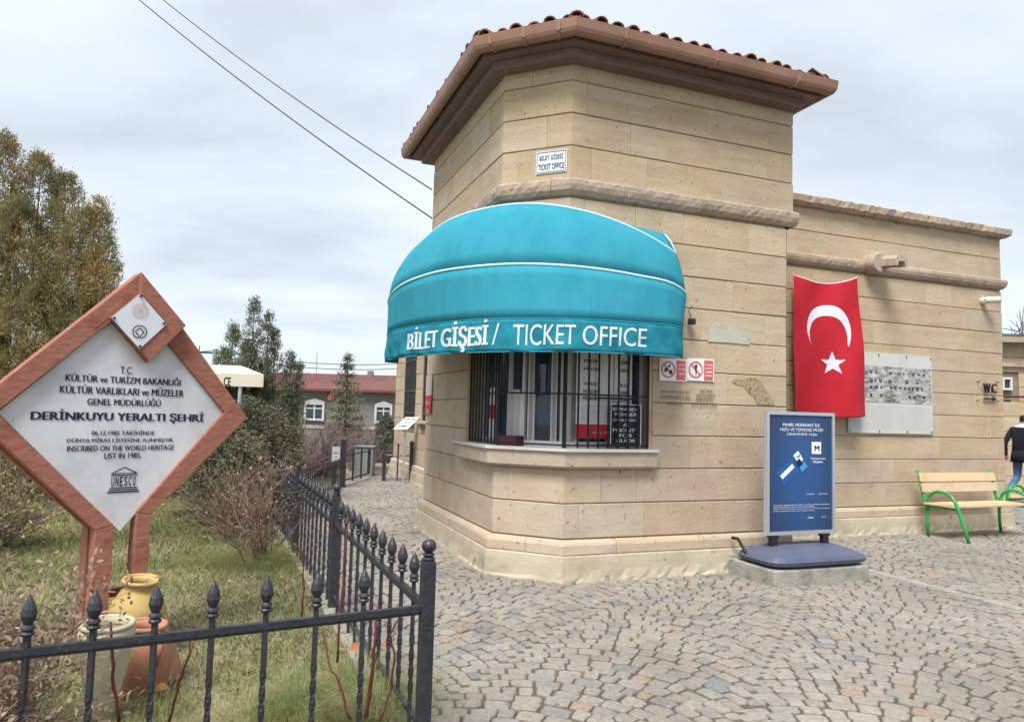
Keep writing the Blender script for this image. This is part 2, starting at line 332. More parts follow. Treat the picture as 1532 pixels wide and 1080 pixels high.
def bigmesh(name, V, nper, mat, tints=None, parent=None, faces=None, smooth=False):
    """V (n*nper,3) of separate polygons with nper corners each, or an explicit face array"""
    V = np.ascontiguousarray(V, dtype=np.float32); m = bpy.data.meshes.new(name)
    if faces is None: faces = np.arange(len(V), dtype=np.int32).reshape(-1, nper)
    nf, k = faces.shape
    m.vertices.add(len(V)); m.vertices.foreach_set('co', V.ravel()); m.loops.add(nf * k); m.loops.foreach_set('vertex_index', faces.ravel().astype(np.int32))
    m.polygons.add(nf); m.polygons.foreach_set('loop_start', np.arange(0, nf * k, k, dtype=np.int32)); m.polygons.foreach_set('loop_total', np.full(nf, k, dtype=np.int32))
    m.materials.append(mat)
    if tints is not None:
        a = m.attributes.new('tint', 'FLOAT', 'FACE'); a.data.foreach_set('value', np.asarray(tints, dtype=np.float32))
    m.update(calc_edges=True); m.validate()
    return link(name, m, parent)
def norm(a): return a / (np.linalg.norm(a, axis=-1, keepdims=True) + 1e-9)
def leaves(centers, dirs, per, length, width, spread, jit=.6, tbase=None):
    """clusters of pointed leaf faces; returns V, tints"""
    n = len(centers); c = np.repeat(centers, per, 0) + RNG.normal(size=(n * per, 3)) * spread
    d = norm(np.repeat(dirs, per, 0) + RNG.normal(size=(n * per, 3)) * jit)
    s = norm(np.cross(d, RNG.normal(size=(n * per, 3)))); ln = length * RNG.uniform(.6, 1.4, (n * per, 1)); wd = width * RNG.uniform(.6, 1.3, (n * per, 1))
    V = np.stack([c - s * wd * .35, c + s * wd * .35, c + d * ln * .6 + s * wd * .5, c + d * ln, c + d * ln * .6 - s * wd * .5], 1)[:, [0, 1, 2, 3, 4]]
    tb = RNG.uniform(.25, .75, n) if tbase is None else tbase
    t = np.clip(np.repeat(tb, per) + RNG.normal(size=n * per) * .15, 0, 1)
    return V.reshape(-1, 3), t

# text: mesh fitted to a box in local (u,v) then mapped
_txt = {}
def text_mesh(body, bold=0.0):
    k = (body, bold)
    if k not in _txt:
        c = bpy.data.curves.new('t', 'FONT'); c.body = body; c.offset = bold; c.resolution_u = 3; c.size = 1
        o = bpy.data.objects.new('t', c); COL.objects.link(o); bpy.context.view_layer.update()
        me = bpy.data.meshes.new_from_object(o); v = np.array([q.co[:2] for q in me.vertices]); f = [tuple(p.vertices) for p in me.polygons]
        bpy.data.objects.remove(o); bpy.data.meshes.remove(me); _txt[k] = (v, f)
    return _txt[k]
def put_text(mb, body, u0, u1, v0, v1, fn, bold=0.0, split=0, slant=0):
    """fit the lettering into u0..u1 x v0..v1 and map every vertex through fn(u,v)->3D"""
    v, f = text_mesh(body, 0.0); lo = v.min(0); hi = v.max(0)
    if split:
        bm = bmesh.new(); vv = [bm.verts.new((a, b, 0)) for a, b in v]
        for q_ in f:
            try: bm.faces.new([vv[i] for i in q_])
            except ValueError: pass
        for ax_i, nn_ in ((1, split), (0, split * 4)):
            for k in range(1, nn_):
                co = [0, 0, 0]; no_ = [0, 0, 0]; co[ax_i] = lo[ax_i] + (hi - lo)[ax_i] * k / nn_; no_[ax_i] = 1
                bmesh.ops.bisect_plane(bm, geom=bm.verts[:] + bm.edges[:] + bm.faces[:], plane_co=co, plane_no=no_)
        bm.verts.index_update(); v = np.array([q_.co[:2] for q_ in bm.verts]); f = [tuple(w_.index for w_ in q_.verts) for q_ in bm.faces]; bm.free()
    q = (v - lo) / (hi - lo); U = u0 + q[:, 0] * (u1 - u0) + slant * q[:, 1]; Vv = v0 + q[:, 1] * (v1 - v0)
    if not bold: mb.add([fn(a, b) for a, b in zip(U, Vv)], f); return
    e = min(abs(v1 - v0), abs(u1 - u0)) * 1e-2; um, vm = (u0 + u1) / 2, (v0 + v1) / 2; n_ = np.cross(fn(um + e, vm) - fn(um, vm), fn(um, vm + e) - fn(um, vm)); n_ /= np.linalg.norm(n_)
    st = bold * abs(u1 - u0) / (hi - lo)[0] * 1.3
    if n_ @ (OC - fn(um, vm)) < 0: n_ = -n_
    for k in (-1, 0, 1): mb.add([fn(a + k * st, b) + n_ * .0003 * (k + 1) for a, b in zip(U, Vv)], f)
def quad_fn(o, ux, uz, n, off):
    o = np.array(o, float)
    return lambda a, b: o + ux * a + uz * b + n * off

# ------------------------------------------------------------------ key plan geometry of the building
S_ = 1.1
aR = math.radians(21.0); aM = math.radians(156.6); aL = math.radians(111.0)
C2 = np.array([.476, 6.24]) * S_; D2 = C2 + 2.5 * S_ * uv(aR); B2 = C2 + .67 * S_ * uv(aM); A2 = B2 + 2.54 * S_ * uv(aL)
nin = np.array([-math.sin(aR), math.cos(aR)]); W2 = D2 + nin * 1.35 * S_
uR = uv(aR); uL = uv(aL); nLi = uR
LEN_L = 2.54 * S_; LEN_M = .67 * S_
ZJ = [.383, .713, 1.043, 1.373, 1.703, 2.033, 2.363, 2.693, 3.023, 3.353, 3.68]
ZU = [3.87, 4.20, 4.53, 4.86, 5.20]

class Path:
    """plan polyline walked with the open air on its right"""
    def __init__(s, pts):
        s.p = [np.array(q, float) for q in pts]; s.L = [0]
        for a, b in zip(s.p, s.p[1:]): s.L.append(s.L[-1] + np.linalg.norm(b - a))
        s.n = []
        for a, b in zip(s.p, s.p[1:]):
            d = (b - a) / np.linalg.norm(b - a); s.n.append(np.array([d[1], -d[0]]))
        s.mn = [s.n[0]]
        for a, b in zip(s.n, s.n[1:]):
            m = a + b; s.mn.append(m / (m @ a))
        s.mn.append(s.n[-1])
    def at(s, t, out=0):
        i = 0
        while i < len(s.p) - 2 and t > s.L[i + 1]: i += 1
        f = (t - s.L[i]) / (s.L[i + 1] - s.L[i]); a = s.p[i] + s.mn[i] * out; b = s.p[i + 1] + s.mn[i + 1] * out
        return a + (b - a) * f
    def stops(s, t0, t1): return [t0] + [l for l in s.L if t0 + .02 < l < t1 - .02] + [t1]
    def sweep(s, mb, t0, t1, prof, sub=None, jitter=None):
        """sweep closed profile [(out,z)] along t0..t1"""
        st = s.stops(t0, t1)
        if sub:
            q = [st[0]]
            for a, b in zip(st, st[1:]):
                k = max(1, int((b - a) / sub)); q += [a + (b - a) * (i + 1) / k for i in range(k)]
            st = q
        vs = []; k = len(prof)
        for ti in st:
            for j, (o, z) in enumerate(prof):
                if jitter and j in jitter[0]: o_ = o + random.uniform(-1, 1) * jitter[1]; z_ = z + random.uniform(-1, 1) * jitter[1]
                else: o_, z_ = o, z
                x, y = s.at(ti, o_); vs.append((x, y, z_))
        fs = [tuple(range(k)), tuple(range(len(vs) - 1, len(vs) - k - 1, -1))]
        for i in range(len(st) - 1):
            for j in range(k):
                a = i * k + j; b = i * k + (j + 1) % k; fs.append((a, a + k, b + k, b))
        mb.add(vs, fs)

P_TOW = Path([A2 + nLi * 1.32, A2, B2, C2, D2 - uR * .10, D2 + nin * .10, W2 + nin * .05])          # lower tower with its chamfered corner
P_TUP = Path([A2 + nLi * 1.32, A2, B2, C2, D2, W2 + nin * .05])                                      # upper tower, square corner
LW = A2 + nLi * 1.32
WING_L = 5.52
P_WING = Path([W2 - uR * .02, W2 + uR * WING_L, W2 + uR * WING_L + nin * 3.0])
P_LEFT = Path([LW + uL * 8.3 + nLi * 3.0, LW + uL * 8.3, LW - uL * .5])
iA, iB, iC, iD = P_TOW.L[1], P_TOW.L[2], P_TOW.L[3], P_TOW.L[4]
WIN0, WIN1 = iB - .955, iC + .965     # booth window range along the path
WZ0, WZ1 = 1.235, 2.90

building = thing('ticket_office_building', 'sandstone ticket office with tiled corner tower and lower flat-topped wing', 'building', (0.5, 6.9, 0))
STN = {}
def block(path, t0, t1, z0, z1, mat, parent, name='stone_block', th=.13, proud=None):
    g = .0012; gz = .005; c = .0055; o = random.uniform(-.003, .003) if proud is None else proud
    mb = MB(); prof = [(-th, z0 + gz), (o - c, z0 + gz), (o, z0 + gz + c), (o, z1 - gz - c), (o - c, z1 - gz), (-th, z1 - gz)]
    path.sweep(mb, t0 + g, t1 - g, prof)
    return mb.build(name, mat, parent)
def courses(path, T0, T1, zs, mat_fn, parent, holes=(), avg=.72, solid_corner=True):
    for k, (z0, z1) in enumerate(zip(zs, zs[1:])):
        spans = [(T0, T1)]
        for (h0, h1, hz0, hz1) in holes:
            if z1 > hz0 + .03 and z0 < hz1 - .03:
                ns = []
                for a, b in spans:
                    if h1 <= a or h0 >= b: ns.append((a, b)); continue
                    if h0 - a > .05: ns.append((a, h0))
                    if b - h1 > .05: ns.append((h1, b))
                spans = ns
        for a, b in spans:
            t = a; cuts = [a]
            first = True
            while True:
                t += avg * random.choice((.55, .8, 1, 1.15, 1.35)) * (random.uniform(.4, .9) if first else 1); first = False
                if t > b - .25: break
                for l in path.L:
                    if abs(t - l) < .12: t = l + .16
                if t > b - .2: break
                cuts.append(t)
            cuts.append(b)
            for c0, c1 in zip(cuts, cuts[1:]): block(path, c0, c1, z0, z1, mat_fn(k), parent)
hole_booth = (WIN0, WIN1, WZ0, WZ1)
tw = MB()
for (a, b, z0, z1) in ((0, P_TOW.L[-1], 0, 1.2), (0, WIN0, 1.2, 2.93), (WIN1, P_TOW.L[-1], 1.2, 2.93), (0, P_TOW.L[-1], 2.93, 3.7)):
    P_TOW.sweep(tw, a, b, [(-.28, z0), (-.012, z0), (-.012, z1), (-.28, z1)])
P_TUP.sweep(tw, 0, P_TUP.L[-1], [(-.28, 3.7), (-.012, 3.7), (-.012, 5.3), (-.28, 5.3)])
tower = tw.build('tower_wall', mortar, building)
# window head/bottom rows are cut at the opening: split the lower courses there
courses(P_TOW, iA - .2, P_TOW.L[-1] - .1, ZJ[:3], lambda k: stone_low, tower)
courses(P_TOW, iA - .2, P_TOW.L[-1] - .1, ZJ[2:], lambda k: stone_low if k < 1 else stone, tower, holes=[(WIN0, WIN1, 1.06, 2.93)])
courses(P_TUP, iA - .2, P_TUP.L[-1] - .1, ZU, lambda k: stone, tower, avg=.8)
# cornice of the tower in separate lengths, broken below the eaves side
def cornice(path, T0, T1, z0, z1, out, parent, avg=1.0, rough=.006, name='cornice_stone'):
    t = T0
    while t < T1 - .05:
        t1 = min(T1, t + avg * random.uniform(.7, 1.3))
        if T1 - t1 < .3: t1 = T1
        h = z1 - z0; mb = MB()
        prof = [(-.1, z0), (.0, z0), (out * .35, z0 + h * .08), (out * .8, z0 + h * .3), (out, z0 + h * .6), (out * .97, z0 + h * .88), (out * .7, z1), (-.1, z1)]
        path.sweep(mb, t + .002, t1 - .002, prof, sub=.05, jitter=((2, 3, 4, 5, 6), random.uniform(.3, 1) * rough))
        mb.build(name, pink, parent); t = t1
cornice(P_TUP, iA - .3, P_TUP.L[-1] - .1, 3.70, 3.868, .055, tower, rough=.005)
# plinth with an uneven plastered foot
def plinth(path, T0, T1, parent, top=.383):
    mb = MB(); prof = [(-.1, -.05), (.115, -.05), (.10, .0), (.09, .03), (.083, .10), (.078, .17), (.07, .225), (.055, .24), (-.1, .24)]
    path.sweep(mb, T0, T1, prof, sub=.06, jitter=((1, 2, 3), .011)); o = mb.build('plinth_render', plaster, parent)
    t = T0
    while t < T1 - .05:
        t1 = min(T1, t + random.uniform(.6, 1.1))
        if T1 - t1 < .3: t1 = T1
        mb = MB(); path.sweep(mb, t + .002, t1 - .002, [(-.1, .241), (.058, .241), (.062, .25), (.058, .33), (.045, top - .03), (.004, top - .008), (-.1, top - .008)], sub=.15, jitter=((1, 2, 3, 4), .0025)); mb.build('plinth_stone', stone_low, parent); t = t1
    return o
plinth(P_TOW, iA - .3, P_TOW.L[-1] - .1, tower)

# wing
ww = MB(); P_WING.sweep(ww, 0, P_WING.L[-1], [(-.35, 0), (-.012, 0), (-.012, 4.53), (-.35, 4.53)])
wing = ww.build('wing_wall', mortar, building)
courses(P_WING, .0, WING_L + .5, ZJ, lambda k: stone_low if k < 2 else stone, wing, avg=.95)
courses(P_WING, .0, WING_L + .5, [3.87, 4.20, 4.53], lambda k: stone, wing, avg=.95)
cornice(P_WING, .0, WING_L + .5, 3.71, 3.868, .065, wing, rough=.003)
plinth(P_WING, 0, WING_L + .5, wing)
t = 0
while t < WING_L + .3:
    t1 = min(WING_L + .5, t + random.uniform(.35, .7)); rough = .003 if t < 1.2 or t > 5 else .010
    if WING_L < t1 < WING_L + .5 and t < WING_L - .3: t1 = WING_L + .5
    mb = MB(); P_WING.sweep(mb, t + .003, t1 - .003, [(-.4, 4.535), (.06, 4.535), (.115, 4.575), (.125, 4.66), (.10, 4.675), (-.4, 4.66)], sub=.06, jitter=((1, 2, 3, 4), rough))
    mb.build('coping_stone', pink, wing); t = t1

# left wing, set back behind the tower, with two grilled windows
T_L = P_LEFT.L[1]; TLE = P_LEFT.L[-1]
def tl(x, y=600):
    p = pl(x, y, LW, aL); return T_L + np.linalg.norm(p[:2] - P_LEFT.p[1])
w1a, w1b, w2a, w2b = tl(602), tl(621.5), tl(629.5), tl(640)
ww = MB()
for a, b, z0, z1 in ((0, TLE, 0, 1.33), (0, w1a, 1.33, 3.6), (w1b, w2a, 1.33, 3.6), (w2b, TLE, 1.33, 3.6), (0, TLE, 3.6, 4.53)):
    P_LEFT.sweep(ww, a, b, [(-.35, z0), (-.022, z0), (-.022, z1), (-.35, z1)])
lwing = ww.build('left_wing_wall', mortar, building)
courses(P_LEFT, T_L - .4, TLE, ZJ, lambda k: stone_low if k < 2 else stone, lwing, holes=[(w1a, w1b, 1.34, 3.4), (w2a, w2b, 1.34, 3.4)], avg=1.9)
courses(P_LEFT, T_L - .4, TLE, [3.68, 4.1, 4.53], lambda k: stone, lwing, avg=2.5)
plinth(P_LEFT, T_L - .3, TLE, lwing)
mb = MB(); P_LEFT.sweep(mb, T_L - .3, TLE, [(-.3, 4.53), (.1, 4.53), (.14, 4.66), (-.3, 4.66)]); mb.build('coping_stone', pink, lwing)
for a, b in ((w1a, w1b), (w2a, w2b)):
    mb = MB(); P_LEFT.sweep(mb, a, b, [(-.30, 1.34), (-.26, 1.34), (-.26, 3.5), (-.30, 3.5)]); wn = mb.build('window', dark_pane, lwing)
    mb = MB(); P_LEFT.sweep(mb, a - .05, b + .05, [(-.26, 1.28), (.05, 1.28), (.05, 1.34), (-.26, 1.34)]); mb.build('window_sill', stone, lwing)
    n = max(3, int((b - a) / .16)); mb = MB()
    for i in range(n + 1):
        p = P_LEFT.at(a + .04 + (b - a - .08) * i / n, -.05); mb.box((p[0], p[1], 2.4), (.03, .03, 2.1))
    for z in (1.5, 2.0, 2.7, 3.35):
        p = P_LEFT.at(a + .03, -.05); q = P_LEFT.at(b - .03, -.05); mb.tube([(p[0], p[1], z), (q[0], q[1], z)], .02, 6)
    mb.build('window_grille', iron, lwing)
# flat roof decks so nothing is open from above
mb = MB(); mb.prism([(*P_WING.p[0], 4.5), (*P_WING.p[1], 4.5), (*(P_WING.p[1] + nin * 6), 4.5), (*(P_WING.p[0] + nin * 9 - uR * 1.0), 4.5), (*(LW + uL * 8.3 + nLi * .0), 4.5), (*(LW + uL * .2), 4.5), (*(A2 + nLi * 1.5), 4.5)], (0, 0, .04)); mb.build('flat_roof', conc, building)

# ------------------------------------------------------------------ eaves, gutter, hipped tile roof of the tower
BK1 = D2 + nin * 3.4; BK0 = A2 + nLi * 3.2
P_RF = Path([A2 + nLi * 3.2, A2, B2, C2, D2 - uR * .13, BK1 - uR * .13])
fs_ = MB(); P_RF.sweep(fs_, 0, P_RF.L[-1], [(-.1, 5.02), (.15, 5.02), (.15, 5.11), (-.1, 5.11)]); fs_.build('lower_fascia', wood_fascia, building)
fs_ = MB(); P_RF.sweep(fs_, 0, P_RF.L[-1], [(-.1, 5.112), (.27, 5.112), (.27, 5.27), (-.1, 5.27)]); fs_.build('upper_fascia', wood_fascia, building)
gt = MB(); prof = [(.272, 5.28)] + [(.335 - .06 * math.cos(t), 5.225 - .105 * math.sin(t)) for t in np.linspace(0, math.pi, 9)] + [(.40, 5.272), (.388, 5.272), (.385, 5.23), (.335, 5.15), (.287, 5.23), (.285, 5.262)]
P_RF.sweep(gt, 0, P_RF.L[-1], prof[1:]); gut = gt.build('gutter', gutter_m, building)
for i in range(1, 5):
    for k in range(3):
        tt = P_RF.L[i] + (P_RF.L[min(i + 1, 5)] - P_RF.L[i]) * (k + .5) / 3
        mb = MB(); P_RF.sweep(mb, tt - .012, tt + .012, [(.272, 5.25), (.268, 5.17), (.31, 5.115), (.36, 5.115), (.4, 5.17), (.401, 5.274)]); mb.build('gutter_bracket', gutter_m, gut)
# roof slab: hip rising to a ridge point
cen = D2 - uR * 1.55 + nin * 1.65; SL = math.tan(math.radians(17))
rf = MB(); ring = [P_RF.at(l, .36) for l in P_RF.L]
d0 = 2.6; apex = np.array([*cen, 5.27 + .58])
for a, b in zip(ring, ring[1:]): rf.add([(a[0], a[1], 5.27), (b[0], b[1], 5.27), apex], [(0, 1, 2)])
rf.add([(ring[-1][0], ring[-1][1], 5.27), (ring[0][0], ring[0][1], 5.27), apex], [(0, 1, 2)])
roof = rf.build('tiled_roof', tile_m, building, fixn=False)
def tile_mesh(L=.30, r0=.068, r1=.055):
    mb = MB(); vs = []; n = 7; th = .014
    for y, r, dz in ((0, r0, 0), (L, r1, .0)):
        for k in range(n):
            t = math.pi * k / (n - 1); vs.append((r * math.cos(t), y, r * .8 * math.sin(t) + dz))
        for k in range(n):
            t = math.pi * k / (n - 1); vs.append(((r - th) * math.cos(t), y, (r - th) * .8 * math.sin(t) + dz))
    fs = []
    for k in range(n - 1):
        fs += [(k, k + 1, 2 * n + k + 1, 2 * n + k), (n + k, 3 * n + k, 3 * n + k + 1, n + k + 1), (k, n + k, n + k + 1, k + 1)]
    mb.add(vs, fs); return mb.mesh('roof_tile', tile_m, smooth=False)
TM = tile_mesh(); cnt = 0
for i in range(len(ring) - 1):
    a, b = ring[i], ring[i + 1]; ln = np.linalg.norm(b - a); d = (b - a) / ln; nn = np.array([-d[1], d[0]])     # inward
    if i in (0, 4): ln_use = 1.6; 
    A3 = np.array([*a, 5.27]); B3 = np.array([*b, 5.27]); sn = np.cross(B3 - A3, apex - A3); sn /= np.linalg.norm(sn)
    if sn[2] < 0: sn = -sn
    dx = np.array([*d, 0]); up = np.cross(sn, dx); up = up if up[2] > 0 else -up
    k = 0; nt_ = int(ln / .165)
    for j in range(nt_):
        s0 = (j + .5) * ln / nt_
        if i == 0 and s0 < ln - 1.2: continue
        if i == 4 and s0 > .5: continue
        for row in range(5):
            p = A3 + dx * s0 + up * (row * .25 - .005) + sn * (.004 + row * .0015)
            # stop at the hip lines
            w_ = (p - A3) @ dx; h_ = (row * .25) / np.linalg.norm(np.cross(dx, apex - A3))
            lo = ((apex - A3) @ dx) * h_; hi = ln + ((apex - B3) @ dx) * h_
            if not (lo + .03 < w_ < hi - .03) and row > 0: continue
            o = link('roof_tile', TM, roof); ax = Matrix((dx * random.choice((1, 1)), up, sn)).transposed().to_4x4()
            jit = Matrix.Rotation(random.uniform(-.12, .12), 4, 'Z') @ Matrix.Rotation(random.uniform(-.05, .05), 4, 'Y')
            p = p + up * random.uniform(-.03, .05) + sn * random.uniform(-.012, .016)
            o.matrix_local = Matrix.Translation(Vector(p) - building.location) @ ax @ jit @ Matrix.Scale(random.uniform(.9, 1.12), 4)
            o.location = Vector(p) - building.location - roof.location; cnt += 1
# hip cap tiles
for i in range(1, 4):
    a3 = np.array([*ring[i], 5.285]); v = apex - a3; v /= np.linalg.norm(v)
    sd_ = np.cross(v, [0, 0, 1]); sd_ /= np.linalg.norm(sd_); up_ = np.cross(sd_, v)
    for k in range(6):
        o = link('hip_tile', TM, roof); p = a3 + v * (k * .26 + .02) + up_ * .005
        o.matrix_local = Matrix.Translation(Vector(p) - building.location - roof.location) @ Matrix((sd_, v, up_)).transposed().to_4x4() @ Matrix.Scale(1.15, 4)

# ------------------------------------------------------------------ booth window
win = MB(); P_TOW.sweep(win, WIN0 - .12, WIN1 + .02, [(-.25, 1.045), (.055, 1.045), (.085, 1.07), (.085, 1.208), (-.25, 1.208)], )
sill = win.build('sill_block', stone_low, tower)
mb = MB(); P_TOW.sweep(mb, WIN0 - .13, WIN1 + .03, [(-.25, 1.21), (.11, 1.21), (.11, 1.236), (-.25, 1.236)]); mb.build('sill_slab', sill_m, tower)
booth = MB(); P_TOW.sweep(booth, WIN0, WIN1, [(-.28, WZ1 + .02), (-.01, WZ1 + .02), (-.01, WZ1 + .05), (-.28, WZ1 + .05)])
booth = booth.build('booth_window', stone, building)
for t in (WIN0, WIN1 - .03):      # reveals
    mb = MB(); P_TOW.sweep(mb, t, t + .03, [(-.28, WZ0), (-.012, WZ0), (-.012, WZ1 + .02), (-.28, WZ1 + .02)]); mb.build('reveal', stone, booth)
FR = -.17      # frame plane
def frame_post(t, wd=.05, z0=WZ0, z1=WZ1, out=FR, mat=None, name='frame_post', dp=.05):
    mb = MB(); P_TOW.sweep(mb, t - wd / 2, t + wd / 2, [(out - dp, z0), (out, z0), (out, z1), (out - dp, z1)]); return mb.build(name, mat or upvc, booth)
for t in (WIN0 + .06, WIN0 + .5, iB - .03, iB + .18, iB + .30, iB + .60, iC - .02, iC + .10, iC + .52, WIN1 - .06): frame_post(t, .055)
frame_post(iC + .05, .21, mat=cream_panel); frame_post(iB + .30, .09); frame_post(iB + .60, .08)
for z in (WZ0 + .03, WZ1 - .03):
    mb = MB(); P_TOW.sweep(mb, WIN0, WIN1, [(FR - .05, z - .03), (FR + .004, z - .03), (FR + .004, z + .03), (FR - .05, z + .03)]); mb.build('frame_rail', upvc, booth)
for (a, b) in ((WIN0 + .09, WIN0 + .47), (WIN0 + .53, iB - .06), (iB + .34, iB + .57), (iB + .63, iC - .05), (iC + .16, iC + .49), (iC + .55, WIN1 - .09)):
    mb = MB(); P_TOW.sweep(mb, a - .02, b + .02, [(FR - .034, WZ0 + .05), (FR - .026, WZ0 + .05), (FR - .026, WZ1 - .05), (FR - .034, WZ1 - .05)]); mb.build('pane', pane_m if a < iB + .3 or a > iC else dark_pane, booth)
# inner screens and blinds (the room behind)
mb = MB(); P_TOW.sweep(mb, WIN0, iB - .02, [(-.33, WZ0), (-.31, WZ0), (-.31, WZ1), (-.33, WZ1)]); mb.build('blind', curtain, booth)
mb = MB(); P_TOW.sweep(mb, iB + .16, iC - .02, [(-.62, .6), (-.60, .6), (-.60, WZ1), (-.62, WZ1)]); mb.build('back_screen', dark_in, booth)
mb = MB(); P_TOW.sweep(mb, iC + .02, WIN1 - .0, [(-.33, WZ0), (-.31, WZ0), (-.31, WZ1), (-.33, WZ1)]); mb.build('back_screen', dark_in, booth)
mb = MB(); P_TOW.sweep(mb, iB + .0, iB + .17, [(-.24, WZ0 + .06), (-.22, WZ0 + .06), (-.22, 1.80), (-.24, 1.80)]); mb.build('white_panel', upvc, booth)
mb = MB(); P_TOW.sweep(mb, iB - .03, iB + .22, [(-.16, WZ0), (-.03, WZ0), (-.03, WZ0 + .10), (-.16, WZ0 + .10)]); mb.build('counter_tray', pm('maroon_tray', [(.06, .012, .02)], 3, .5), booth)
# grille
gril = MB(); GO = -.035
for z in (WZ0 + .03, 1.76, 2.3, WZ1 - .04): P_TOW.sweep(gril, WIN0 + .01, WIN1 - .01, [(GO - .008, z - .008), (GO + .008, z - .008), (GO + .008, z + .008), (GO - .008, z + .008)])
blk_iron = pm('black_bars', [(.010, .010, .012)], 5, .5)
gril = gril.build('window_grille', blk_iron, booth)
ts = list(np.arange(WIN0 + .03, iB - .02, .105)) + [iB] + list(np.arange(iB + .1, iC, .155)) + [iC] + list(np.arange(iC + .14, WIN1 - .03, .112)) + [WIN1 - .02]
BARS = []
for t in ts:
    x, y = P_TOW.at(t, GO); r = .0095 if abs(t - iB) > .01 and abs(t - iC) > .01 and t < WIN1 - .03 else .014
    z0 = 1.76 if iB + .05 < t < iC - .1 else WZ0 + .005
    mb = MB(); mb.box((x, y, (z0 + WZ1) / 2), (2 * r, 2 * r, WZ1 - z0)); mb.build('grille_bar', blk_iron, booth)
# inner hatch grille in front of the price list
mb = MB()
for t in np.arange(iC + .36, iC + .80, .11):
    x, y = P_TOW.at(t, GO + .03); mb.box((x, y, (WZ0 + .02 + 1.74) / 2), (.014, .014, 1.74 - WZ0 - .02))
for z in (WZ0 + .04, 1.73): P_TOW.sweep(mb, iC + .35, iC + .81, [(GO + .022, z - .009), (GO + .04, z - .009), (GO + .04, z + .009), (GO + .022, z + .009)])
mb.build('hatch_grille', blk_iron, booth)

def wall_fn(origin2, ang, off):
    """(u along wall, z) -> 3D with offset outwards"""
    ux = np.array([math.cos(ang), math.sin(ang), 0]); no_ = np.array([math.sin(ang), -math.cos(ang), 0]); o = np.array([*origin2, 0.])
    return lambda a, b: o + ux * a + no_ * off + np.array([0, 0, b])
def rect(mb, fn, u0, u1, z0, z1, th=.004, ):
    P = [fn(u0, z0), fn(u1, z0), fn(u1, z1), fn(u0, z1)]
    n = np.cross(P[1] - P[0], P[3] - P[0]); n /= np.linalg.norm(n)
    mb.prism(P, -n * th)
def uz(x, y, o2, ang, off=0):
    """photo pixel -> (u,z) on a wall"""
    no_ = np.array([math.sin(ang), -math.cos(ang)]) * off
    p = pl(x, y, np.array(o2) + no_, ang); return (p[:2] - np.array(o2) - no_) @ uv(ang), p[2]
def sheet(name, fn, u0, u1, z0, z1, mat, parent, th=.004):
    mb = MB(); rect(mb, fn, u0, u1, z0, z1, th); return mb.build(name, mat, parent)
def lines(name, specs, fn, mat, parent):
    mb = MB()
    for (s, u0, u1, z0, z1, *b) in specs: put_text(mb, s, u0, u1, z0, z1, fn, b[0] if b else 0)
    return stuff(mb.build(name, mat, parent, fixn=False))      # characters too small to pick apart

# price list and notice inside the booth
fR = wall_fn(C2, aR, -.12); fR2 = wall_fn(C2, aR, -.114)
u0, _ = uz(862, 600, C2, aR, -.12); u1, _ = uz(945, 600, C2, aR, -.12)
pr = thing('price_list', 'white ticket price list with a red foot hanging behind the window bars', 'poster', (*C2, 1.3))
sheet('sheet', fR, u0, u1, 1.47, 2.75, white_p, pr); sheet('red_foot', fR, u0, u0 + (u1 - u0) * .68, 1.33, 1.466, red_p, pr)
Lp = []
W_ = u1 - u0
for i, (s, q) in enumerate((('MÜZE', '200₺'), ('MÜZE', '200₺'), ('TICKET', '₺33'), ('MUSEUM', '200₺'), ('MUSEUM', '₺35'))):
    z = (2.06, 1.98, 1.83, 1.755, 1.69)[i] + .02
    Lp += [(s, u0 + W_ * .12, u0 + W_ * .38, z, z + .035, .01), (q, u0 + W_ * .78, u0 + W_ * .93, z, z + .035, .01)]
for i in range(8): Lp.append(('müze ziyaret saatleri ve kart bilgileri', u0 + W_ * .08, u0 + W_ * .6, 1.645 - i * .022, 1.655 - i * .022))
lines('lettering', Lp, fR2, black_p, pr)
lines('foot_lettering', [('MÜZE', u0 + W_ * .3, u0 + W_ * .45, 1.38, 1.4), ('museum', u0 + W_ * .5, u0 + W_ * .64, 1.38, 1.4)], fR2, white_p, pr)
for q in (.33, .66, .9):
    sheet('rule', fR2, u0 + W_ * q, u0 + W_ * q + .004, 1.7, 2.75, black_p, pr, .001)
fB = wall_fn(C2, aR, .004); fB2 = wall_fn(C2, aR, .010)
u0, z1 = uz(918, 604, C2, aR, 0); u1, z0 = uz(963, 667, C2, aR, 0)
nb = thing('priority_notice_board', 'small black notice with white lettering tied inside the right window bars', 'notice', (*C2, 1.25))
fB = wall_fn(C2, aR, -.062); fB2 = wall_fn(C2, aR, -.055)
sheet('board', fB, u0, u1, 1.25, z1, pm('chalk_black', [(.025, .027, .035)], 4, .6), nb)
W_ = u1 - u0; H = (z1 - 1.25) / 8.2; Lp = []
for i, s in enumerate(('BURASIDE', 'REHBER', 'ÖNCELİKLİDİR', '&', 'PRIORITY', 'FOR', 'GUIDE')):
    h = min(.42, len(s) * .055 + .04); zc = z1 - (i + .95) * H
    Lp.append((s, u0 + W_ * (.5 - h), u0 + W_ * (.5 + h), zc - H * .32, zc + H * .32, .012))
lines('lettering', Lp, fB2, white_p, nb)
mb = MB(); 
for a, b, c, d in ((u0, u1, z1 - .008, z1), (u0, u1, 1.25, 1.258), (u0, u0 + .008, 1.258, z1 - .008), (u1 - .008, u1, 1.258, z1 - .008)): rect(mb, fB2, a, b, c, d, .001)
mb.build('white_border', white_p, nb)
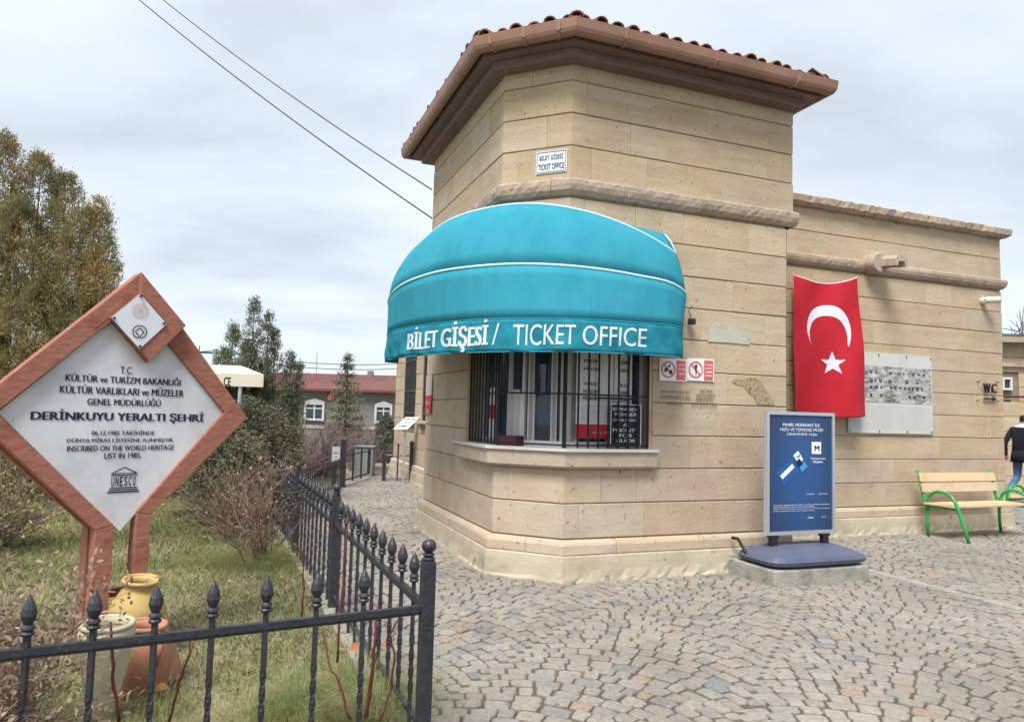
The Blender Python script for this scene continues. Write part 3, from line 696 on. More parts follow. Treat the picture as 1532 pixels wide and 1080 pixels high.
# small notice in the left facet
fLn = wall_fn(B2 + uL * 0, aL + math.pi, -.12)
def uzL(x, y, off=0): return uz(x, y, B2, aL + math.pi, off)
nt2 = thing('booth_notice_sheet', 'small white and red notice on the left window pane', 'notice', (*B2, 1.3))
u0, z1 = uzL(731, 580, -.12); u1, z0 = uzL(741, 655, -.12)
sheet('sheet', fLn, u0, u1, z0, z1, white_p, nt2); sheet('red_band', wall_fn(B2, aL + math.pi, -.115), u0, u1, z0 + .2, z0 + .34, red_p, nt2, .002)

# ------------------------------------------------------------------ awning
def hoop(spec, n=48):
    """spec: (photo x, photo y, depth) -> smooth 3D curve"""
    P = np.array([ad(x, y, Y) for x, y, Y in spec]); d = np.r_[0, np.cumsum(np.linalg.norm(np.diff(P, axis=0), axis=1))]; d /= d[-1]
    # Catmull-Rom style smoothing through fine interpolation then averaging
    s = np.linspace(0, 1, n); out = []
    m = np.gradient(P, d, axis=0)
    for q in s:
        i = min(len(d) - 2, max(0, np.searchsorted(d, q, 'right') - 1)); h = d[i + 1] - d[i]; t = (q - d[i]) / h
        out.append((2 * t**3 - 3 * t**2 + 1) * P[i] + (t**3 - 2 * t**2 + t) * h * m[i] + (-2 * t**3 + 3 * t**2) * P[i + 1] + (t**3 - t**2) * h * m[i + 1])
    return np.array(out)
def wallcurve(t0, t1, z0, zc, z1, out, n=48):
    o = []
    for i in range(n):
        s = i / (n - 1); t = t0 + (t1 - t0) * s; x, y = P_TOW.at(t, out); z = zc - (zc - z0) * max(0, 1 - s / .35)**2 - (zc - z1) * max(0, (s - .7) / .3)**2
        o.append((x, y, z))
    return np.array(o)
Hb = hoop([(596, 543, 9.0), (576, 541, 8.45), (588, 536.5, 7.95), (625, 532, 7.35), (664, 529, 6.98), (717, 527, 6.66), (788.5, 526, 6.46), (886, 527, 6.42), (952, 530, 6.56), (1014, 534, 6.80), (1021.5, 536, 6.95), (1020, 535, 7.12)])
H1 = hoop([(600, 508, 9.0), (580, 503, 8.45), (585, 496, 7.95), (625, 487.5, 7.35), (664, 482.5, 6.98), (717, 477.7, 6.66), (788.5, 476, 6.46), (886, 478, 6.42), (952, 482.6, 6.56), (1014, 488, 6.80), (1022, 491, 6.95), (1019, 492, 7.12)])
H2 = hoop([(604, 480, 9.0), (583, 460, 8.5), (583, 445, 8.05), (607, 423, 7.45), (650, 408, 7.08), (700, 400, 6.76), (780, 395, 6.55), (878, 400.5, 6.50), (952, 412, 6.63), (1012, 427.5, 6.84), (1027, 441, 6.98), (1021, 462, 7.12)])
H3 = hoop([(612, 430, 9.0), (598, 412, 8.7), (606, 390, 8.3), (633, 360, 7.7), (672, 330, 7.28), (723, 313, 7.0), (785, 305, 6.83), (870, 315, 6.78), (935, 336.5, 6.84), (985, 362, 6.97), (1006, 376, 7.05), (1013, 383, 7.12)])
_u, _z = uz(995, 351, C2, aR, .02); H4 = wallcurve(iB - 1.75, iC + _u, 3.0, 3.50, _z, .02)
awn = thing('window_awning', 'teal fabric dome awning with pale piping over the ticket window', 'awning', (*((B2 + C2) / 2), 2.4))
def loft(curves, sub, bulge, wob=0):
    rows = []
    for a, b in zip(curves, curves[1:]):
        for k in range(sub):
            t = k / sub; rows.append(a * (1 - t) + b * t)
    rows.append(curves[-1]); return rows
def grid_mesh(name, rows, mat, parent, th=0, smooth=True, wob=0):
    n = len(rows[0]); V = np.concatenate(rows)
    if wob: V = V + np.array([[0, 0, 0]]) 
    mb = MB(); mb.add(V, [(i * n + j, i * n + j + 1, (i + 1) * n + j + 1, (i + 1) * n + j) for i in range(len(rows) - 1) for j in range(n - 1)])
    m = mb.mesh(name, mat, smooth=smooth); o = link(name, m, parent)
    if th: md = o.modifiers.new('thick', 'SOLIDIFY'); md.thickness = th; md.offset = 0
    return o
rows = loft([H1, H2], 5, 0); mid = (len(rows))
for k, r in enumerate(rows):   # slight belly between hoops
    t = k / (len(rows) - 1); b = math.sin(math.pi * t) * .03
    cxy = np.array([.9, 8.0]); d = r[:, :2] - cxy; r[:, :2] = r[:, :2] + norm(d) * b * 0
grid_mesh('lower_panel', rows, teal, awn, .004)
rows = loft([H2, H3], 5, 0)
for k, r in enumerate(rows):
    t = k / (len(rows) - 1); r[:, 2] += math.sin(math.pi * t) * .03
    cxy = np.array([.9, 8.0]); d = r[:, :2] - cxy; r[:, :2] += norm(d) * math.sin(math.pi * t) * .035
grid_mesh('middle_panel', rows, teal, awn, .004)
grid_mesh('top_panel', loft([H3, H4], 4, 0), teal, awn, .004)
# valance with wrinkles
def val_pt(s, t):
    """s 0..1 along, t 0 bottom..1 top"""
    n = len(H1) - 1; q = s * n; i = min(n - 1, int(q)); f = q - i
    a = Hb[i] * (1 - f) + Hb[i + 1] * f; b = H1[i] * (1 - f) + H1[i + 1] * f
    p = a * (1 - t) + b * t; d = p[:2] - np.array([.9, 8.0]); d /= np.linalg.norm(d)
    wv = .010 * math.sin(s * 55) + .008 * math.sin(s * 93 + t * 5) + .006 * math.sin(s * 31 - t * 8)
    wv *= (1 - t) ** .7 if t < 1 else 0
    return np.array([p[0] + d[0] * wv, p[1] + d[1] * wv, p[2] + .006 * math.sin(s * 47) * (1 - t)])
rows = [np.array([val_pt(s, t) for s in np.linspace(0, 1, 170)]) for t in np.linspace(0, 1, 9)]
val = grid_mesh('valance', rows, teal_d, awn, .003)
for q_ in (.20, .40, .565, .76):
    i_ = int(q_ * 47); P_ = [H1[i_] * (1 - t) + H2[i_] * t for t in np.linspace(0, 1, 5)] + [H2[i_] * (1 - t) + H3[i_] * t + np.array([0, 0, .03 * math.sin(math.pi * t)]) for t in np.linspace(.1, 1, 7)]
    mb = MB(); mb.tube(P_, .0045, 5); mb.build('canvas_seam', teal, awn, smooth=True)
for Hc, r, nm in ((H1, .006, 'seam'), (H2, .013, 'piping'), (H3, .013, 'piping'), (Hb, .006, 'hem')):
    mb = MB(); mb.tube(list(Hc), r, 6); mb.build(nm, teal if nm in('seam','hem') else piping_m, awn, smooth=True)
mb = MB(); mb.tube([H3[-1], H3[-1] * .5 + H4[-1] * .5 + np.array([0, 0, .03]), H4[-1]], .01, 6); mb.build('piping', piping_m, awn, smooth=True)
# internal hoop frame
for Hc in (H1, H2, H3):
    mb = MB(); ins = Hc.copy(); ins[:, :2] += norm(np.array([.9, 8.0]) - ins[:, :2]) * .03; mb.tube(list(ins[::3]), .012, 6); mb.build('frame_hoop', alu, awn, smooth=True)
# valance lettering
SS = np.linspace(0, 1, 300); TT = np.linspace(0, 1, 7); XT = []
for t in TT:
    row = []
    for q in SS:
        v = val_pt(q, t) - OC; row.append(766 + F_PX * (v @ RT) / (v @ FW))
    XT.append(np.array(row))
def s_of(x, t):
    vals = []
    for row in XT:
        k0 = int(np.argmin(row)); vals.append(np.interp(x, row[k0:290], SS[k0:290]))
    return float(np.interp(t, TT, vals))
def vfn(x, t):
    q = s_of(x + (t - .5) * 2.5, t); p = val_pt(q, t); d = p[:2] - np.array([.9, 8.0]); d /= np.linalg.norm(d); return np.array([p[0] + d[0] * .006, p[1] + d[1] * .006, p[2]])
aw_p = pm('faded_white_print', [(.55, .62, .64), (.68, .72, .73)], 8, .9)
for wd, x0, x1, t0, t1, b in (('BİLET', 611, 655, .22, .97, .04), ('GİŞESİ', 661, 730, .04, .99, .04), ('/', 737, 747, .2, .86, 0), ('TICKET', 768, 861, .20, .82, .004), ('OFFICE', 872, 967, .22, .82, .004)):
    mb = MB(); put_text(mb, wd, x0, x1, t0, t1, vfn, b, split=7); mb.build('lettering', aw_p, awn, fixn=False)

# ------------------------------------------------------------------ plates and lettering on the tower wall
oM, angM = C2 - 0 * C2, aM + math.pi
def uzM(x, y): return uz(x, y, B2, aM - math.pi, 0)
u0, z1 = uzM(803, 229); u1, _ = uzM(849, 221); _, z0 = uzM(803, 262)
fM = wall_fn(B2, aM - math.pi, .012); fM2 = wall_fn(B2, aM - math.pi, .016)
wp = thing('wall_name_plate', 'small white enamel BİLET GİŞESİ TICKET OFFICE plate high on the tower corner', 'sign', (*fM(u0, 4.0),))
plm = pm('enamel_white', [(.66, .72, .78)], 3, .3); z1 = z0 + (z1 - z0)
sheet('plate', fM, u0, u1, z0, z1, plm, wp, .01)
mb = MB()
for a, b, c, d in ((u0 + .01, u1 - .01, z1 - .014, z1 - .010), (u0 + .01, u1 - .01, z0 + .010, z0 + .014), (u0 + .01, u0 + .014, z0 + .014, z1 - .014), (u1 - .014, u1 - .01, z0 + .014, z1 - .014)): rect(mb, fM2, a, b, c, d, .002)
mb.build('border_line', navy_p, wp); hh = z1 - z0; W_ = u1 - u0
lines('lettering', [('BİLET GİŞESİ', u0 + W_ * .12, u0 + W_ * .88, z0 + hh * .54, z0 + hh * .86, .012), ('TICKET OFFICE', u0 + W_ * .08, u0 + W_ * .92, z0 + hh * .16, z0 + hh * .42, .012)], fM2, navy_p, wp)

def uzR(x, y, off=0): return uz(x, y, C2, aR, off)
fW = wall_fn(C2, aR, .014); fW2 = wall_fn(C2, aR, .019); fW3 = wall_fn(C2, aR, .023)
def ringmesh(mb, fn, cu, cz, r, w_, n=28):
    o = [fn(cu + r * math.cos(t), cz + r * math.sin(t)) for t in np.linspace(0, 2 * math.pi, n, endpoint=False)]
    i = [fn(cu + (r - w_) * math.cos(t), cz + (r - w_) * math.sin(t)) for t in np.linspace(0, 2 * math.pi, n, endpoint=False)]
    mb.add(o + i, [(k, (k + 1) % n, n + (k + 1) % n, n + k) for k in range(n)])
def poly2(mb, fn, pts): mb.add([fn(a, b) for a, b in pts], [tuple(range(len(pts)))])
for kx, (xa, xb, lab, cat_) in enumerate(((986, 1026, 'white and red no pets plate, left of the pair beside the window', 'sign'), (1027, 1067, 'white and red no photography plate, right of the pair beside the window', 'sign'))):
    u0, z1 = uzR(xa, 535.5); u1, z0 = uzR(xb, 570.5); u0b, z0b = uzR(xa, 569)
    s_ = thing('prohibition_plate', lab, cat_, (*fW(u0, z0),), 'prohibition plates beside the ticket window'); W_ = u1 - u0; hh = z1 - z0b
    sheet('plate', fW, u0, u1, z0b, z1, white_p, s_, .008)
    sheet('red_field', fW2, u0 + W_ * .62, u1 - W_ * .05, z0b + hh * .06, z1 - hh * .06, redfade, s_, .002)
    mb = MB(); cu = u0 + W_ * .31; cz_ = z0b + hh * .5; r = W_ * .26; ringmesh(mb, fW2, cu, cz_, r, r * .16)
    for sgn in (1,): poly2(mb, fW2, [(cu - r * .68, cz_ + r * .56), (cu - r * .56, cz_ + r * .68), (cu + r * .68, cz_ - r * .56), (cu + r * .56, cz_ - r * .68)])
    mb.build('prohibition_ring', redfade, s_, fixn=False)
    mb = MB()
    if kx == 0:
        poly2(mb, fW3, [(cu - r * .6, cz_ - r * .3), (cu - r * .45, cz_ + r * .15), (cu - r * .1, cz_ + r * .2), (cu - r * .2, cz_ - .4 * r), (cu - r * .3, cz_ - r * .05), (cu - .45 * r, cz_ - r * .35)])
        poly2(mb, fW3, [(cu - r * .05, cz_ + r * .3), (cu + r * .1, cz_ + r * .6), (cu + r * .3, cz_ + r * .55), (cu + r * .15, cz_ + r * .25)])
        poly2(mb, fW3, [(cu + r * .1, cz_ - r * .5), (cu + r * .2, cz_ - r * .05), (cu + r * .55, cz_ - r * .1), (cu + r * .5, cz_ - r * .45)])
    else:
        poly2(mb, fW3, [(cu - r * .05, cz_ - r * .6), (cu - r * .08, cz_ + r * .1), (cu - r * .2, cz_ + r * .45), (cu + r * .0, cz_ + r * .65), (cu + r * .2, cz_ + r * .45), (cu + r * .08, cz_ + r * .1), (cu + r * .05, cz_ - r * .6)])
    mb.build('pictogram', black_p, s_, fixn=False)
    tx = (('EVCİL', 'HAYVAN', 'GİREMEZ'), ('FOTOĞRAF', 'ÇEKMEK', 'YASAK', 'NO PHOTO'))[kx]; sp = []
    for i, s in enumerate(tx):
        zc = z1 - hh * (.26 + i * (.2 if kx == 0 else .165)); sp.append((s, u0 + W_ * .66, u1 - W_ * .09, zc - hh * .045, zc + hh * .045, .02))
    lines('lettering', sp, fW3, white_p, s_)
# stud lettering straight on the stone
ws = thing('wall_warning_lettering', 'tarnished raised warning letters on the stone under the plates', 'lettering', (*fW(1.2, 1.6),)); fG = wall_fn(C2, aR, .012); sp = []
for (s, xa, xb, y) in (('KALP RAHATSIZLIĞI', 989, 1030, 584), ('VE ASTIM HASTALARI', 987, 1031, 593), ('GİREMEZLER', 996, 1021, 602), ('HEART DISEASE', 1047, 1065, 584), ('AND ASTHMATIC', 1041, 1070, 591), ('PATIENTS SHOULD', 1041, 1066, 597), ('NOT ENTER HERE', 1034, 1072, 604)):
    a, z = uzR(xa, y + 3); b, _ = uzR(xb, y + 3); sp.append((s, a, b, z, z + .034, .012))
lines('letters', sp, fG, ghost_m, ws)
def blob(name, pix, off, mat, parent, th=.004):
    P = [wall_fn(C2, aR, off)(*uzR(x, y)) for x, y in pix]; mb = MB(); mb.prism(P, -np.array([math.sin(aR), -math.cos(aR), 0]) * th); return mb.build(name, mat, parent)
blob('pale_patch', [(1058.5, 511), (1060, 488), (1066, 487), (1070, 490), (1079, 493), (1090, 491), (1103, 492), (1112, 495), (1119, 498), (1121, 516), (1090, 513)], .0065, pm('pale_mortar_patch', [(.40, .41, .33), (.47, .47, .38)], 5, .95, .2, 30), tower)
scar = pm('scarred_stone', [(.33, .24, .16), (.44, .33, .22)], 30, .95, 1.2, 40, spots=.42, spot_scale=40, spot_col=(.2, .13, .08))
blob('scarred_patch', [(1094, 570), (1100, 566), (1112, 568), (1122, 565), (1134, 566), (1140, 574), (1152, 592), (1158, 605), (1146, 606), (1132, 604), (1128, 594), (1120, 588), (1114, 578), (1100, 575)], .0055, scar, tower)
# small black flood sensor by the awning
p = wall_fn(C2, aR, .06)(*uzR(1027, 482)); 
fl = thing('black_wall_sensor', 'little black lamp box on the stone right of the awning', 'lamp', p)
mb = MB(); mb.box(p + np.array([.02, 0, 0]), (.07, .06, .06)); mb.build('body', blk_pl, fl, bevel=.006)
q = wall_fn(C2, aR, .03)(*uzR(1029, 463)); mb = MB(); mb.tube([q + np.array([.03, 0, .03]), q, q + np.array([-.015, -.01, -.03]), q + np.array([.01, -.02, -.06]), p], .004, 5); mb.build('cable', blk_pl, fl)
# poster on the far-left facet edge
fA = wall_fn(B2, aL + math.pi, .02); fA2 = wall_fn(B2, aL + math.pi, .026)
u0, z1 = uzL(640, 562); u1, _ = uzL(648.5, 562); _, zb = uzL(640, 619); _, zm = uzL(640, 592)
pp = thing('corner_notice', 'red and white notice on the narrow left end of the tower wall', 'sign', (*fA(u0, zb),))
sheet('red_field', fA, u0, u1, zb, zm, red_p, pp, .01); sheet('white_field', fA, u0, u1, zm + .002, z1, pm('notice_white', [(.55, .45, .43)], 14, .5), pp, .01)
lines('lettering', [('DİKKAT', u0 + .05, u1 - .05, zm - .12, zm - .06, .01), ('YASAK', u0 + .08, u1 - .08, zm - .24, zm - .18, .01)], fA2, white_p, pp)

# ------------------------------------------------------------------ fixtures on the wing wall
def uzW(x, y, off=0): return uz(x, y, W2, aR, off)
wf = lambda off: wall_fn(W2, aR, off)
# information panel with printed photograph
u0, z0 = uzW(1267, 647); u1, _ = uzW(1393, 648); _, z1 = uzW(1394, 534)
ip = thing('history_panel', 'white information panel with a black and white cave village photo, partly behind the flag', 'sign', (*wf(.03)(u0, z0),))
sheet('panel', wf(.03), u0, u1, z0, z1, pm('panel_white', [(.50, .51, .49), (.56, .57, .55)], 3, .4), ip, .02)
_, za_ = uzW(1392, 553); _, zb_ = uzW(1392, 605)
sheet('printed_photo', wf(.034), u0 + .06, u1 - .02, zb_, za_, photo_m, ip, .002)
mb = MB(); W_ = u1 - u0
for rowz, hs in ((za_ - .09, .04), (za_ - .21, .055), (za_ - .30, .05), (za_ - .42, .05)):
    t = u0 + .4
    while t < u1 - .1:
        w_ = random.uniform(.02, .06)
        if random.random() < .6: rect(mb, wf(.037), t, t + w_, rowz - hs * random.uniform(.3, .6), rowz + hs * random.uniform(.2, .5), .001)
        t += w_ + random.uniform(.02, .07)
stuff(mb.build('printed_openings', pm('print_grey', [(.06, .06, .06)], 4, .5), ip))
sp = []
for i in range(11):
    z = zb_ - .05 - i * .032
    sp += [('Derinkuyu yeraltı şehri Kapadokya bölgesinde bulunan', u0 + .07, u0 + W_ * .5, z - .012, z), ('The underground city of Derinkuyu is located in the', u0 + W_ * .54, u1 - .05, z - .012, z)]
lines('body_text', sp, wf(.033), pm('grey_print', [(.36, .37, .36)], 3, .5), ip)
mb = MB()
for a in (u0 + .03, u0 + W_ * .35, u0 + W_ * .68, u1 - .03):
    for z in (z0 + .03, z1 - .03):
        c = wf(.038)(a, z); mb.box(c, (.016, .016, .016))
mb.build('screws', iron, ip)
# Turkish flag
fl_o = thing('turkish_flag', 'red flag with white crescent and star hanging on the wall beside the tower', 'flag', (*wf(.1)(0.2, 2.0),))
cTL, cTR, cBR, cBL = [pl(x, y, W2 - nin * d, aR) for x, y, d in ((1186, 412, .10), (1280, 416, .10), (1300, 624, .22), (1186, 614, .2))]
nout3 = np.array([-nin[0], -nin[1], 0])
def flag_pt(a, b, off=0):
    """a 0..1 across, b 0..1 down"""
    p = (cTL * (1 - a) + cTR * a) * (1 - b) + (cBL * (1 - a) + cBR * a) * b
    sag = .10 * 4 * a * (1 - a) * (1 - b) ** 2
    wv = .045 * math.sin(a * 7.5 + b * 2.0 + .6) * (.3 + b) + .022 * math.sin(a * 15 - b * 4) * (.2 + b) + .02 * math.sin((a + b) * 9) * (1 - b)
    wv += .02 * math.exp(-((a - .5 - (b) * .1) * 4) ** 2) * (1 - b)
    p = p + np.array([0, 0, -sag]) + nout3 * (wv + off); p[2] += .05 * math.sin(a * 3 + .3) * b * b * -1
    return p
mb = MB(); na, nb_ = 60, 90
mb.add([flag_pt(i / na, j / nb_) for j in range(nb_ + 1) for i in range(na + 1)], [(j * (na + 1) + i, j * (na + 1) + i + 1, (j + 1) * (na + 1) + i + 1, (j + 1) * (na + 1) + i) for j in range(nb_) for i in range(na)])
o = mb.build('cloth', flag_r, fl_o, smooth=True); md = o.modifiers.new('thick', 'SOLIDIFY'); md.thickness = .003; md.offset = 0
# crescent: opens downwards toward the star (flag hung vertically)
mb = MB(); n = 60; pts = []; ca, cb, ra, rb = .515, .375, .325, .20; ia, ib, ra2, rb2 = .50, .425, .275, .165
# boundary of the crescent between the two circles, as strips
outer = [];inner = []
ths = np.linspace(math.radians(-38), math.radians(218), n)
for th_ in ths:
    outer.append((ca + ra * math.cos(th_), cb - rb * math.sin(th_)))
ths2 = np.linspace(math.radians(-22), math.radians(202), n)
a0 = outer[0]; a1 = outer[-1]
for th_ in ths2: inner.append((ia + ra2 * math.cos(th_), ib - rb2 * math.sin(th_)))
inner[0] = a0; inner[-1] = a1
rows = []
for k in range(5):
    t = k / 4; rows.append(np.array([flag_pt(o_[0] * (1 - t) + i_[0] * t, o_[1] * (1 - t) + i_[1] * t, .006) for o_, i_ in zip(outer, inner)]))
nn_ = n; mb.add(np.concatenate(rows), [(i * nn_ + j, i * nn_ + j + 1, (i + 1) * nn_ + j + 1, (i + 1) * nn_ + j) for i in range(4) for j in range(nn_ - 1)])
mb.build('crescent', flag_w, fl_o, smooth=True, fixn=False)
mb = MB(); sc_, sb_ = .555, .62; R1 = .15; pts = []
for k in range(10):
    rr = R1 if k % 2 == 0 else R1 * .40; t = math.pi / 2 + k * math.pi / 5; pts.append((sc_ + rr * math.cos(t), sb_ - rr * math.sin(t) * .60))
for k in range(10):
    p0, p1 = pts[k], pts[(k + 1) % 10]; m0 = ((p0[0] + sc_) / 2, (p0[1] + sb_) / 2); m1 = ((p1[0] + sc_) / 2, (p1[1] + sb_) / 2)
    mb.add([flag_pt(*q, .007) for q in (p0, p1, m1, m0)], [(0, 1, 2, 3)]); mb.add([flag_pt(*q, .007) for q in (m0, m1, (sc_, sb_))], [(0, 1, 2)])
mb.build('star', flag_w, fl_o, fixn=False)
mb = MB(); mb.tube([flag_pt(i / 20, 0, .0) + np.array([0, 0, .004]) for i in range(21)], .008, 5); mb.build('hem_cord', flag_w, fl_o)
# stone water spout
ua, za_ = uzW(1305, 397); sp_o = thing('stone_waterspout', 'rounded stone water spout projecting from the wing cornice', 'waterspout', (*wf(0)(ua, za_),))
mb = MB(); fn = wall_fn(W2, aR, 0)
ax_o = np.array([math.sin(aR), -math.cos(aR), 0]); ux3 = np.array([math.cos(aR), math.sin(aR), 0]); zv = np.array([0, 0, 1.]); c0 = fn(ua - .06, za_)
R_ = np.array([ux3, zv, ax_o]).T
mb.lathe([(.15, -.05), (.155, .10), (.15, .17), (.13, .2)], 20, c0, R_); mb.build('boss', pink, sp_o)
mb = MB(); ch = [(-.12, 0.0), (-.12, .10), (-.07, .15), (.07, .15), (.12, .10), (.12, 0), (.075, 0.0), (.055, .07), (-.055, .07), (-.075, 0)]
mb.prism([c0 + ux3 * (a + .1) + zv * (-b + .06) + ax_o * .0 for a, b in [(q[0], -q[1] + .09) for q in ch]], ax_o * .42 + zv * -.05 + ux3 * .05); mb.build('channel', pink, sp_o)
# CCTV
uc, zc_ = uzW(1474, 451); cc = thing('security_camera', 'white cylindrical security camera on the wing wall near its right end', 'camera', (*wf(0)(uc, zc_),))
mb = MB(); mb.lathe([(.055, 0), (.055, .05), (.045, .06)], 14, wf(0)(uc - .08, zc_), R_); mb.build('mount', cam_w, cc)
bd = -(ux3 * .55 * -1) + ax_o * .6; bd = bd / np.linalg.norm(bd); sx = np.cross(bd, zv); R2_ = np.array([sx, np.cross(bd, sx), bd]).T; c1 = wf(.07)(uc - .10, zc_)
mb = MB(); mb.lathe([(.045, 0), (.052, .02), (.052, .19), (.045, .20)], 16, c1, R2_); mb.build('housing', cam_w, cc, smooth=False)
mb = MB(); mb.lathe([(.034, .2), (.034, .207), (.02, .208)], 14, c1, R2_); mb.build('lens', black_p, cc)
# WC letters and arrow
wc = thing('wc_sign', 'black WC letters with arrow fixed to the stone at the wing corner', 'sign', (*wf(.03)(uzW(1478, 582)[0], 2.0),))
a, z0 = uzW(1468, 587.5); b, z1 = uzW(1487, 574.5); f1 = wf(.04)
mb = MB(); put_text(mb, 'W', a, a + (b - a) * .50, z0, z1, f1, .012); mm = mb.mesh('letter', black_p, fixn=False); lo = link('letter', mm, wc); md = lo.modifiers.new('thick', 'SOLIDIFY'); md.thickness = .02; md.offset = 0; mb = MB(); put_text(mb, 'C', a + (b - a) * .62, b, z0, z1, f1, .012); mm = mb.mesh('letter', black_p, fixn=False); lo = link('letter', mm, wc); md = lo.modifiers.new('thick', 'SOLIDIFY'); md.thickness = .02; md.offset = 0
za_ = z0 - .09; mb = MB(); rect(mb, f1, a + .02, b - .06, za_ - .012, za_ + .012, .02); poly = [f1(b - .065, za_ - .03), f1(b - .0, za_), f1(b - .065, za_ + .03)]; mb.prism(poly, -ax_o * .02); mb.build('arrow', black_p, wc)
mb = MB()
for (x, y) in ((1462, 571), (1490, 572), (1461, 599), (1490, 600)):
    q = wf(.0)(*uzW(x, y)); mb.tube([q, q + ax_o * .05], .008, 6)
mb.build('fixing_pins', iron, wc)
# roof cable on tower top right
# ------------------------------------------------------------------ poster stand on its concrete block
o2 = np.array([2.507, 6.80]); pb = MB(); ph = .155; pts = [o2, o2 + uR * 1.17, o2 + uR * 1.17 + nin * .66, o2 + nin * .66 - uR * .02]
pb.prism([(*q, -.03) for q in pts], (0, 0, ph + .03)); blk = pb.build('concrete_block', conc, None, bevel=.018); tag(blk, 'weathered low concrete block under the poster stand', 'concrete block')
st = thing('poster_stand', 'aluminium framed blue poster stand on a grey weighted base', 'poster stand', (*(o2 + uR * .6 + nin * .3), ph))
# base: low sloping body
cb_ = o2 + uR * .60 + nin * .30
def bp(a, b, z): return np.array([*(cb_ + uR * a + nin * b), z])
mb = MB(); rings = [(.50, .27, ph + .012, .10), (.60, .31, ph + .03, .10), (.615, .32, ph + .065, .10), (.58, .30, ph + .10, .10), (.40, .17, ph + .165, .06), (.37, .14, ph + .175, .05)]
vs = []; nseg = 24
for hx, hy, z, rr in rings:
    for k in range(nseg):
        t = 2 * math.pi * k / nseg; ct, st_ = math.cos(t), math.sin(t); e_ = .35
        vs.append(bp(hx * math.copysign(abs(ct) ** e_, ct), hy * math.copysign(abs(st_) ** e_, st_), z))
mb.add(vs, [tuple(range(nseg - 1, -1, -1)), tuple(len(vs) - nseg + k for k in range(nseg))] + [(i * nseg + k, i * nseg + (k + 1) % nseg, (i + 1) * nseg + (k + 1) % nseg, (i + 1) * nseg + k) for i in range(len(rings) - 1) for k in range(nseg)])
mb.build('base', grey_pl, st)
Pp = cb_; fP = lambda off: wall_fn(Pp, aR, off)
uBL, zBL = uz(1144, 802, Pp, aR, .03); uBR, zBR = uz(1247, 796, Pp, aR, .03); uTL, zTL = uz(1151, 616, Pp, aR, .03); uTR, zTR = uz(1252, 617, Pp, aR, .03)
u0 = (uBL + uTL) / 2; u1 = (uBR + uTR) / 2; z0 = (zBL + zBR) / 2; z1 = (zTL + zTR) / 2
for a in (u0 + .10, u1 - .12):
    mb = MB(); c = fP(0)(a, 0); 
    for r_, za_, zb_ in ((.035, ph + .165, z0 - .03), (.055, z0 - .03, z0 + .0)):
        mb.box((c[0], c[1], (za_ + zb_) / 2), (2 * r_, .06, zb_ - za_), np.array([ux3, -ax_o, zv]).T)
    mb.build('foot_bracket', blk_pl, st, bevel=.006)
fw_ = .032
fr = MB()
for a, b, c, d in ((u0, u1, z1 - fw_, z1), (u0, u1, z0, z0 + fw_), (u0, u0 + fw_, z0 + fw_, z1 - fw_), (u1 - fw_, u1, z0 + fw_, z1 - fw_)): rect(fr, fP(.03), a, b, c, d, .05)
fr.build('frame', alu, st, bevel=.004)
sheet('poster', fP(.016), u0 + fw_ * .8, u1 - fw_ * .8, z0 + fw_ * .8, z1 - fw_ * .8, poster_m, st, .012)
W_ = u1 - u0; hh = z1 - z0
def PU(x): return u0 + W_ * x
def PZ(y): return z1 - hh * y
tf = fP(.019); sp = [('MOBİL MÜZEKART İLE', PU(.24), PU(.78), PZ(.118), PZ(.088), .014), ('HIZLI VE TEMASSIZ MÜZE', PU(.2), PU(.83), PZ(.158), PZ(.128), .0), ('DENEYİMİNİ YAŞA', PU(.3), PU(.74), PZ(.198), PZ(.168), .0),
    ("Türkiye'nin", PU(.64), PU(.86), PZ(.395), PZ(.375), .01), ('Müzekartı', PU(.68), PU(.82), PZ(.42), PZ(.40), .01)]
for i in range(4): sp.append(('müze kart uygulaması ile müze ve ören yerlerine hızlı giriş', PU(.1), PU(.92 if i % 2 == 0 else .7), PZ(.768 + i * .016), PZ(.758 + i * .016), .01 if i < 2 else 0))
sp += [('Google Play', PU(.58), PU(.70), PZ(.683), PZ(.67), 0), ('App Store', PU(.76), PU(.9), PZ(.683), PZ(.67), 0), ('MÜZE', PU(.6), PU(.68), PZ(.875), PZ(.862), .01), ('dösim', PU(.8), PU(.88), PZ(.87), PZ(.862), 0)]
lines('lettering', sp, tf, white_p, st)
sheet('app_icon', tf, PU(.66), PU(.80), PZ(.345), PZ(.245), white_p, st, .001); lines('icon_letter', [('M', PU(.70), PU(.77), PZ(.32), PZ(.275), .02)], fP(.022), black_p, st)
card = pm('card_blue', [(.02, .10, .3)], 4, .4); card2 = pm('card_light_blue', [(.05, .3, .62)], 4, .4)
def rotrect(cx, cy, w_, h_, ang, fn, mat, nm):
    mb = MB(); c, s = math.cos(ang), math.sin(ang); P = [fn(cx + c * a - s * b, cy + s * a + c * b) for a, b in ((-w_ / 2, -h_ / 2), (w_ / 2, -h_ / 2), (w_ / 2, h_ / 2), (-w_ / 2, h_ / 2))]
    mb.prism(P, np.array([0, 0, 0]) + ax_o * -.001); return mb.build(nm, mat, st)
an = math.radians(38)
rotrect(PU(.33), PZ(.48), .30, .17, an, tf, card, 'printed_card'); rotrect(PU(.30), PZ(.49), .19, .045, an, fP(.021), white_p, 'card_strip')
rotrect(PU(.46), PZ(.375), .075, .11, an, fP(.021), white_p, 'card_strip'); rotrect(PU(.47), PZ(.42), .06, .07, an, fP(.0235), navy_p, 'card_print'); rotrect(PU(.53), PZ(.45), .09, .07, an, fP(.022), card2, 'card_print')
rotrect(PU(.46), PZ(.365), .045, .02, an, fP(.0235), card2, 'card_print')
